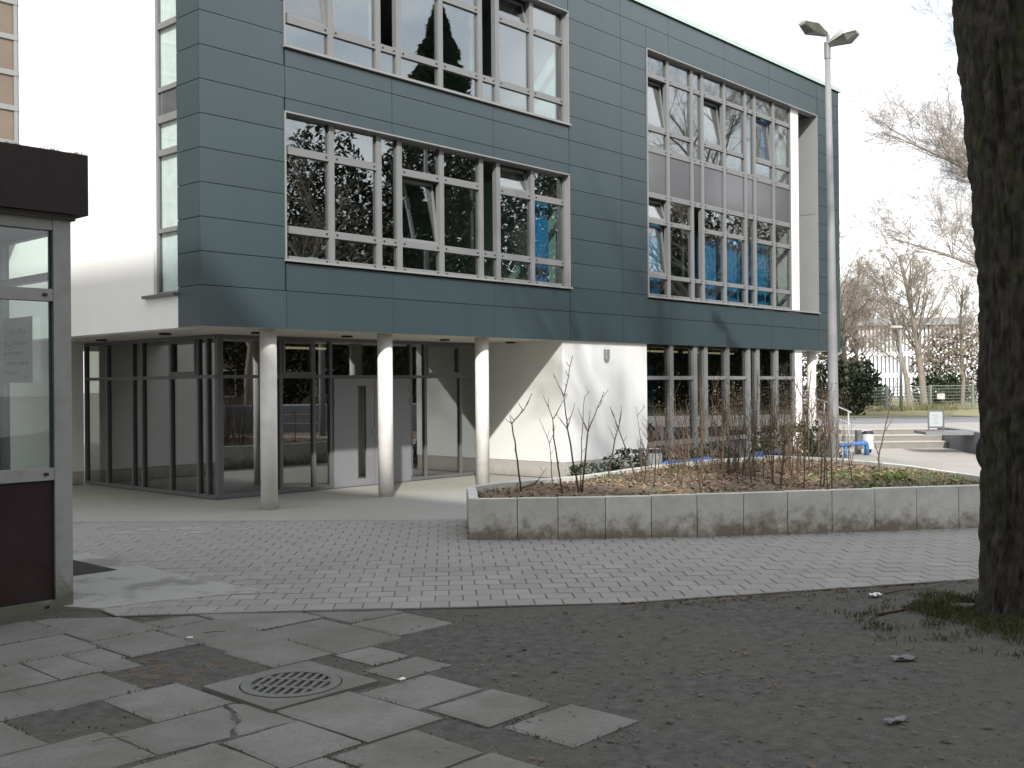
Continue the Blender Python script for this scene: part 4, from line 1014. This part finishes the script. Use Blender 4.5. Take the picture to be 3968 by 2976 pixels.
# board standing on the end of the low wall
ab = tag(empty('notice_board', (11.02, 27.6, .53), -.25), 'small white notice board in a dark frame standing on the low wall', 'notice board')
b = MB(); b.box(-.20, -.165, -.03, .03, 0, .56); b.box(.165, .20, -.03, .03, 0, .56); b.box(-.165, .165, -.028, .028, .52, .56); b.box(-.165, .165, -.028, .028, .08, .12); b.obj('board_frame', 'gframe', ab)
bx('board', 'boardgrey', ab, -.165, .165, -.012, .012, .12, .52)
b = MB()
for k in range(5): b.box(-.09+.02*(k % 2), .08-.03*(k % 3), -.0145, -.0125, .19+k*.055, .205+k*.055)
b.obj('print', 'steel', ab)
MB().prism([(10.6, 27.2), (11.9, 26.9), (11.9, 28.1), (10.75, 28.4)], .45, .525).obj('wall_cap', 'wallconc', lw)
# blue knee rail along the strip in front of the facade
def knee_rail(xa, xb, label, clamp=None):
    kr = tag(empty('knee_rail', (OX, OY, 0), PHI), label, 'rail')
    MB().tube([(xa, -1.65, -.02), (xa, -1.65, .22), (xa+.06, -1.65, .29), (xa+.12, -1.65, .30), (xb-.12, -1.66, .30), (xb-.05, -1.66, .28), (xb, -1.66, .20), (xb, -1.66, -.02)], .060, 12).obj('tube', 'blue', kr, smooth=True)
    MB().tube([((xa+xb)/2, -1.655, -.02), ((xa+xb)/2, -1.655, .27)], .04, 10).obj('post', 'blue', kr, smooth=True)
    if clamp: MB().tube([(clamp, -1.658, .3), (clamp+.12, -1.658, .3)], .066, 12).obj('clamp', 'steel', kr)
knee_rail(8.72, 10.45, 'bright blue knee rail next to the litter bin at the white wall')
knee_rail(12.3, 13.95, 'bright blue knee rail behind the brown thicket, left of the lamp post')
knee_rail(15.3, 17.72, 'bright blue knee rail ending at the bin, right of the lamp post', 16.7)
# litter bins
def litter_bin(loc, label, h_, rz):
    r_ = tag(empty('litter_bin', loc, rz), label, 'litter bin', None)
    b = MB(); b.box(-.30, -.20, -.07, .07, -.02, h_); b.obj('post', 'gframe', r_)
    b = MB(); b.tube([(-.2, 0, h_-.04), (-.05, 0, h_-.02), (.12, 0, h_-.03)], .022, 8); b.obj('bracket', 'rail', r_)
    MB().tube([(.02, 0, .12), (.02, 0, h_-.10)], .155, 20).obj('bin_body', 'binpale', r_, smooth=False)
    MB().tube([(.02, 0, h_-.099), (.02, 0, h_-.02)], [.157, .12], 20).obj('hood', 'dark', r_)
    MB().tube([(.02, 0, .02), (.02, 0, .119)], [.08, .1], 12).obj('foot', 'dark', r_)
litter_bin((2.85, 21.45, 0), 'pale litter bin with dark post beside the white wall corner', .52, .0)
litter_bin((9.02, 27.0, 0), 'pale litter bin with dark hood at the end of the blue rail', .60, .2)
# stair rail
hr = tag(empty('stair_handrail'), 'galvanised stair handrail descending beside the steps', 'handrail')
for dz in (0, -.34): MB().tube([(8.25, 31.8, 1.55+dz), (8.95, 30.4, 1.28+dz), (9.28, 29.4, 1.03+dz), (9.36, 29.3, .98+dz)], .024, 8).obj('rail_tube', 'rail', hr, smooth=True)
for x, y, z0, z1 in ((9.30, 29.36, -.02, 1.0), (8.95, 30.4, .45, 1.27), (8.3, 31.7, .45, 1.53)): MB().tube([(x, y, z0), (x, y, z1)], .022, 8).obj('post', 'rail', hr, smooth=True)

# far white building with vertical slats
fb = tag(empty('slatted_building', (26.5, 84, .3), -.12), 'white building with vertical slats and a grey flat roof beyond the trees', 'building')
bx('wall', 'roofgrey', fb, 0, 9, .3, 8, 0, 6.0)
bx('roof', 'roofgrey', fb, -.4, 9.4, -.4, 8.4, 6.0, 6.55)
for k in range(30): bx('slat', 'offw', fb, .05+k*.3, .21+k*.3, .1, .29, .4, 5.98)
for z in (1.9, 3.6): bx('band', 'offw', fb, 0, 9, .12, .28, z, z+.35)
bx('window', 'dark', fb, .7, 1.4, .06, .1, 4.3, 5.1)

# ------------------------------------------------------------------ person sitting on the lowest step in the passage
def person():
    root = tag(empty('person', (8.22, 29.62, .147)), 'person in a lilac top sitting on the step seen between pier and column', 'person')
    def skin_mesh(name, verts, edges, radii, m):
        me = bpy.data.meshes.new(name); me.from_pydata(verts, edges, []); o = link(name, me, m, root)
        md = o.modifiers.new('skin', 'SKIN'); md.use_smooth_shade = True
        for i, r_ in enumerate(radii): me.skin_vertices[0].data[i].radius = (r_, r_)
        me.skin_vertices[0].data[0].use_root = True
        o.modifiers.new('sub', 'SUBSURF').levels = 1; o.modifiers['sub'].render_levels = 2
        return o
    # facing the camera (-y), leaning forward, forearms on the knees, feet on the ground
    v = [(0, 0, .12), (0, .01, .32), (0, -.06, .50), (0, -.10, .60), (0, -.12, .68), (0, -.15, .78), (0, -.15, .86),
         (-.17, -.06, .54), (-.22, -.20, .38), (-.12, -.38, .37), (.17, -.06, .54), (.22, -.20, .38), (.12, -.38, .37),
         (-.10, -.04, .10), (-.14, -.40, .30), (-.13, -.36, -.08), (-.13, -.48, -.12), (.10, -.04, .10), (.14, -.40, .30), (.13, -.36, -.08), (.13, -.48, -.12)]
    e = [(0, 1), (1, 2), (2, 3), (3, 4), (4, 5), (5, 6), (2, 7), (7, 8), (8, 9), (2, 10), (10, 11), (11, 12), (0, 13), (13, 14), (14, 15), (15, 16), (0, 17), (17, 18), (18, 19), (19, 20)]
    rad = [.13, .12, .13, .06, .055, .085, .075, .06, .045, .032, .06, .045, .032, .09, .065, .042, .04, .09, .065, .042, .04]
    skin_mesh('body', v, e, rad, 'skin')
    skin_mesh('shirt', [(0, 0, .14), (0, .01, .32), (0, -.06, .50), (0, -.095, .575), (-.17, -.06, .54), (-.215, -.19, .39), (.17, -.06, .54), (.215, -.19, .39)], [(0, 1), (1, 2), (2, 3), (2, 4), (4, 5), (2, 6), (6, 7)], [.145, .138, .148, .075, .075, .06, .075, .06], 'shirt')
    skin_mesh('trousers', [(0, 0, .10), (-.10, -.04, .10), (-.14, -.40, .30), (-.13, -.36, -.06), (.10, -.04, .10), (.14, -.40, .30), (.13, -.36, -.06)], [(0, 1), (1, 2), (2, 3), (0, 4), (4, 5), (5, 6)], [.145, .105, .078, .058, .105, .078, .058], 'trouser')
    skin_mesh('hair', [(0, -.10, .74), (0, -.11, .82), (0, -.13, .88), (0, -.17, .90)], [(0, 1), (1, 2), (2, 3)], [.075, .095, .09, .07], 'hair')
    for s_ in (-1, 1):
        for k in range(4): MB().tube([(s_*(.10+.012*k), -.39, .365), (s_*(.09+.013*k), -.45, .345), (s_*(.09+.013*k), -.475, .315)], [.009, .008, .006], 6).obj('finger', 'skin', root, smooth=True)
        MB().tube([(s_*.09, -.385, .36), (s_*.06, -.42, .35), (s_*.055, -.45, .335)], [.011, .009, .007], 6).obj('thumb', 'skin', root, smooth=True)
person()

# ------------------------------------------------------------------ small litter in the foreground
def curl(loc, w, l, h_, m, label, cat, rz, name):
    b = MB(); n_ = 6
    for i in range(n_+1):
        for j in range(4):
            t = i/n_; b.v.append(((t-.5)*l, (j/3-.5)*w, .004+h_*(abs(sin(t*5+j*1.3))*.6+.4*rnd.random())))
    for i in range(n_):
        for j in range(3): a = i*4+j; b.f.append((a, a+1, a+5, a+4))
    o = b.obj(name, m, loc=loc, rotz=rz); sol = o.modifiers.new('t', 'SOLIDIFY'); sol.thickness = .003
    return tag(o, label, cat)
curl((2.52, 6.87, .002), .07, .16, .03, 'litter2', 'crumpled grey wrapper on the bare dirt below the tree', 'wrapper', .1, 'crumpled_wrapper')
curl((3.04, 8.91, .002), .07, .10, .03, 'litter', 'scrap of white paper near the paver edge by the tree', 'paper scrap', .5, 'paper_scrap')
curl((-2.30, 7.53, .022), .03, .04, .012, 'litter', 'tiny white paper ball on the slab before the pavers', 'paper scrap', 0, 'paper_scrap')
curl((-.68, 6.42, .022), .03, .05, .012, 'litter', 'small white scrap at the corner of the drain frame', 'paper scrap', 1, 'paper_scrap')
curl((2.02, 5.62, .002), .05, .15, .02, 'litter2', 'long torn grey wrapper low on the dirt near the frame bottom', 'wrapper', .5, 'crumpled_wrapper')
def stick(a, b_, r_, m, label):
    a, b_ = Vector(a), Vector(b_); mid = a.lerp(b_, .5)+Vector((rnd.uniform(-.03, .03), rnd.uniform(-.03, .03), .008))
    o = MB().tube([a-a, (mid-a), (b_-a)], [r_, r_*.8, r_*.4], 6).obj('fallen_twig', m, loc=a); tag(o, label, 'twig')
stick((2.80, 8.20, .014), (3.15, 8.42, .012), .016, 'stem2', 'thick dark stick on the dirt left of the tree')
stick((3.10, 8.45, .012), (3.28, 8.58, .01), .008, 'stem', 'short thin stick touching the thicker one by the tree')
stick((3.15, 9.02, .01), (3.62, 9.22, .01), .007, 'stem', 'thin crooked twig along the paver edge near the tree')
stick((-2.25, 7.70, .026), (-2.10, 7.74, .026), .004, 'stem2', 'short brown twig on the slab before the pavers')
stick((-2.13, 5.35, .026), (-1.97, 5.43, .026), .005, 'drygrass', 'straw coloured twig on the slab near the bottom left')
db_ = MB(); wb = MB()
for _ in range(900):
    x, y = rnd.uniform(-1, 4.2), rnd.uniform(4.8, 9.2)
    if y > 8.4+.25*max(0, x-1): continue
    leaf(db_, x, y, .008, rnd.uniform(.008, .026)*(1 if rnd.random() < .85 else 1.5), .25)
for _ in range(420):
    x, y = rnd.uniform(-3.2, 4.2), rnd.uniform(4.9, 9)
    if y > 8.4+.25*max(0, x-1): continue
    leaf(wb, x, y, .026 if x < -.6 else .008, rnd.uniform(.005, .013), .2)
for _ in range(330):
    t = rnd.random(); x = .9+t*3.4; y = 8.62+t*.98+rnd.gauss(-.06, .07); leaf(db_, x, y, .012, rnd.uniform(.012, .03), .4)
for _ in range(150):
    x = rnd.uniform(-.4, 5.4); leaf(db_, x, 12.22+max(0, x-1.5)*.14-abs(rnd.gauss(0, .04)), .026, rnd.uniform(.01, .025), .3)
tag(db_.obj('scattered_leaves', 'leafground'), kind='stuff'); tag(wb.obj('pale_crumbs', 'litter2'), kind='stuff')
cl_ = MB()
for _ in range(3400):
    x, y = rnd.uniform(-3.4, 4.4), rnd.uniform(4.8, 9.3)
    if y > 8.45+.27*max(0, x-.9): continue
    if any(inside(x, y, [ST(s0, t1), ST(s1, t1), ST(s1, t0), ST(s0, t0)]) for s0, s1, t0, t1 in SL) and rnd.random() < .85: continue
    r_ = rnd.uniform(.002, .008)*(1 if rnd.random() < .96 else 1.8); a = rnd.uniform(0, 3); z = dirt_h(x, y) if x > -.6 else .0
    cl_.prism([(x+cos(a+k*pi/2.5)*r_*rnd.uniform(.6, 1.2), y+sin(a+k*pi/2.5)*r_*rnd.uniform(.6, 1.2)) for k in range(5)], z-.01, z+r_*.7, r_*.4, r_*.35)
tag(cl_.obj('dirt_clods', 'dirt'), kind='stuff')
ms = MB()                                                # moss and weeds in the joints of the slabs
for _ in range(2600):
    s0, s1, t0, t1 = rnd.choice(SL); e = rnd.random()
    p = (rnd.uniform(s0, s1), rnd.choice((t0, t1))+rnd.gauss(-.004, .012)) if e < .5 else (rnd.choice((s0, s1))+rnd.gauss(0, .012), rnd.uniform(t0, t1))
    if noise.noise(Vector((p[0]*2, p[1]*2, 9))) < .0: continue
    x, y = ST(*p)
    if y > 8.5: continue
    blade(ms, x, y, .0, rnd.uniform(.008, .026), .003, 1)
tag(ms.obj('joint_moss', 'grass'), kind='stuff')

# ------------------------------------------------------------------ the rest of the court, beyond the picture: it shades and is mirrored in the glass
nb_ = tag(empty('neighbour_block', (OX, OY, 0), PHI), 'rendered school block standing behind the viewer across the yard', 'building')
bx('wall', 'tower', nb_, -24, -12, -60, -5, 0, 15.26)
bx('roof', 'roofgrey', nb_, -24, -12.05, -59.9, -5.05, 15.261, 15.4)
for k in range(16):
    for f in range(4): bx('window', 'dark', nb_, -12.0, -11.96, -10.2-k*2.9, -8.6-k*2.9, 1.2+f*3.5, 2.9+f*3.5)
n2 = tag(empty('added_shade_block', (0, -8.6, 0)), 'unseen block added behind the viewer on the right to shade the yard', 'building')  # added out of view, height set to keep yard and near trunk shaded
bx('wall', 'tower', n2, 3.5, 30, -9, 0, 0, 16.3); bx('roof', 'roofgrey', n2, 3.5, 30, -9.2, -.02, 16.301, 16.45)
for k in range(8):
    for f in range(4): bx('window', 'dark', n2, 5.0+k*2.9, 6.6+k*2.9, .0, .03, 1.2+f*3.5, 2.9+f*3.5)
ax = tag(empty('ochre_school', (47, -2, 0)), 'ochre school wing with white framed windows across the court to the right', 'building')
bx('wall', 'ochre', ax, 0, 10, 0, 52, 0, 7.6); bx('roof', 'roofgrey', ax, -.4, 10.4, -.4, 52.4, 7.6, 8.4)
for k in range(17):
    for f in range(2):
        y = 1.2+k*3.0; z = 1.2+f*3.3; w = bx('window', 'offw', ax, -.06, -.001, y, y+1.9, z, z+1.8)
        for q in range(2): bx('pane', 'dark', w, -.075, -.0605, y+.12+q*.88, y+.90+q*.88, z+.12, z+1.68)
cs = tag(empty('court_steps', (0, 0, 0)), 'dark stepped seating wall across the court to the right', 'steps')
for k in range(3): MB().box(21+k*.5, 26, 9, 24, -.03, .35+k*.35).obj('tread', 'wallconc', cs)
cn = tag(empty('conifer', (38.5, 19.3, 0)), 'tall pointed evergreen conifer across the court, mirrored in the top windows', 'tree'); b = MB(); R_ = random.Random(5)
for _ in range(17000):
    t = R_.random()**.7; z = 2+t*20.6; rr = min(3.4, .40*20.6*(1-t))*(1+.14*sin(z*4.4))+.08; a = R_.uniform(0, 2*pi); k = sqrt(R_.uniform(.15, 1))
    leaf(b, cos(a)*rr*k, sin(a)*rr*k, z-rr*k*.25, R_.uniform(.12, .28), .8)
b.obj('foliage', 'leafdark', cn); MB().tube([(0, 0, -.2), (0, 0, 21)], [.3, .04], 8).obj('trunk', 'bark2', cn)
for k, (x, y, h_) in enumerate([(30, 12.5, 13), (34, 24.5, 12), (34, 32.5, 20), (39, 42, 22), (34, 40, 19)]):
    bare_tree(['spreading bare tree in the court facing the entrance', 'bare court tree near the ochre wing', 'bare court tree opposite the tall window', 'largest bare court tree far to the right', 'bare court tree nearest the terrace lawn'][k], (x, y, 0), h_, .3, 40+k, (24, 11, 8, 4) if h_ > 18 else (17, 8, 6, 4), minr=.006, shrink=.5)
IVY = [(37, 13.0, 7.8, 'left of the conifer in the court'), (37.5, 25, 7.6, 'right of the conifer in the court'), (42.5, 35, 6.2, 'at the ochre wall, far right'), (34.5, 7.0, 7.6, 'at the near end of the court'), (34, 18.8, 6.6, 'standing in front of the conifer'), (39.5, 30, 6.6, 'between the bare court trees'), (44, 41, 6.0, 'at the far end of the ochre wing'), (40, 46, 4.6, 'beyond the ochre wing on the lawn')]
for x, y, rz, w_ in IVY: leafy('ivy_tree', 'ivy covered tree '+w_, 'tree', (x, y, 0), 3.7, 3.7, rz, 15000, .15, 'courtleaf', fill=.2)
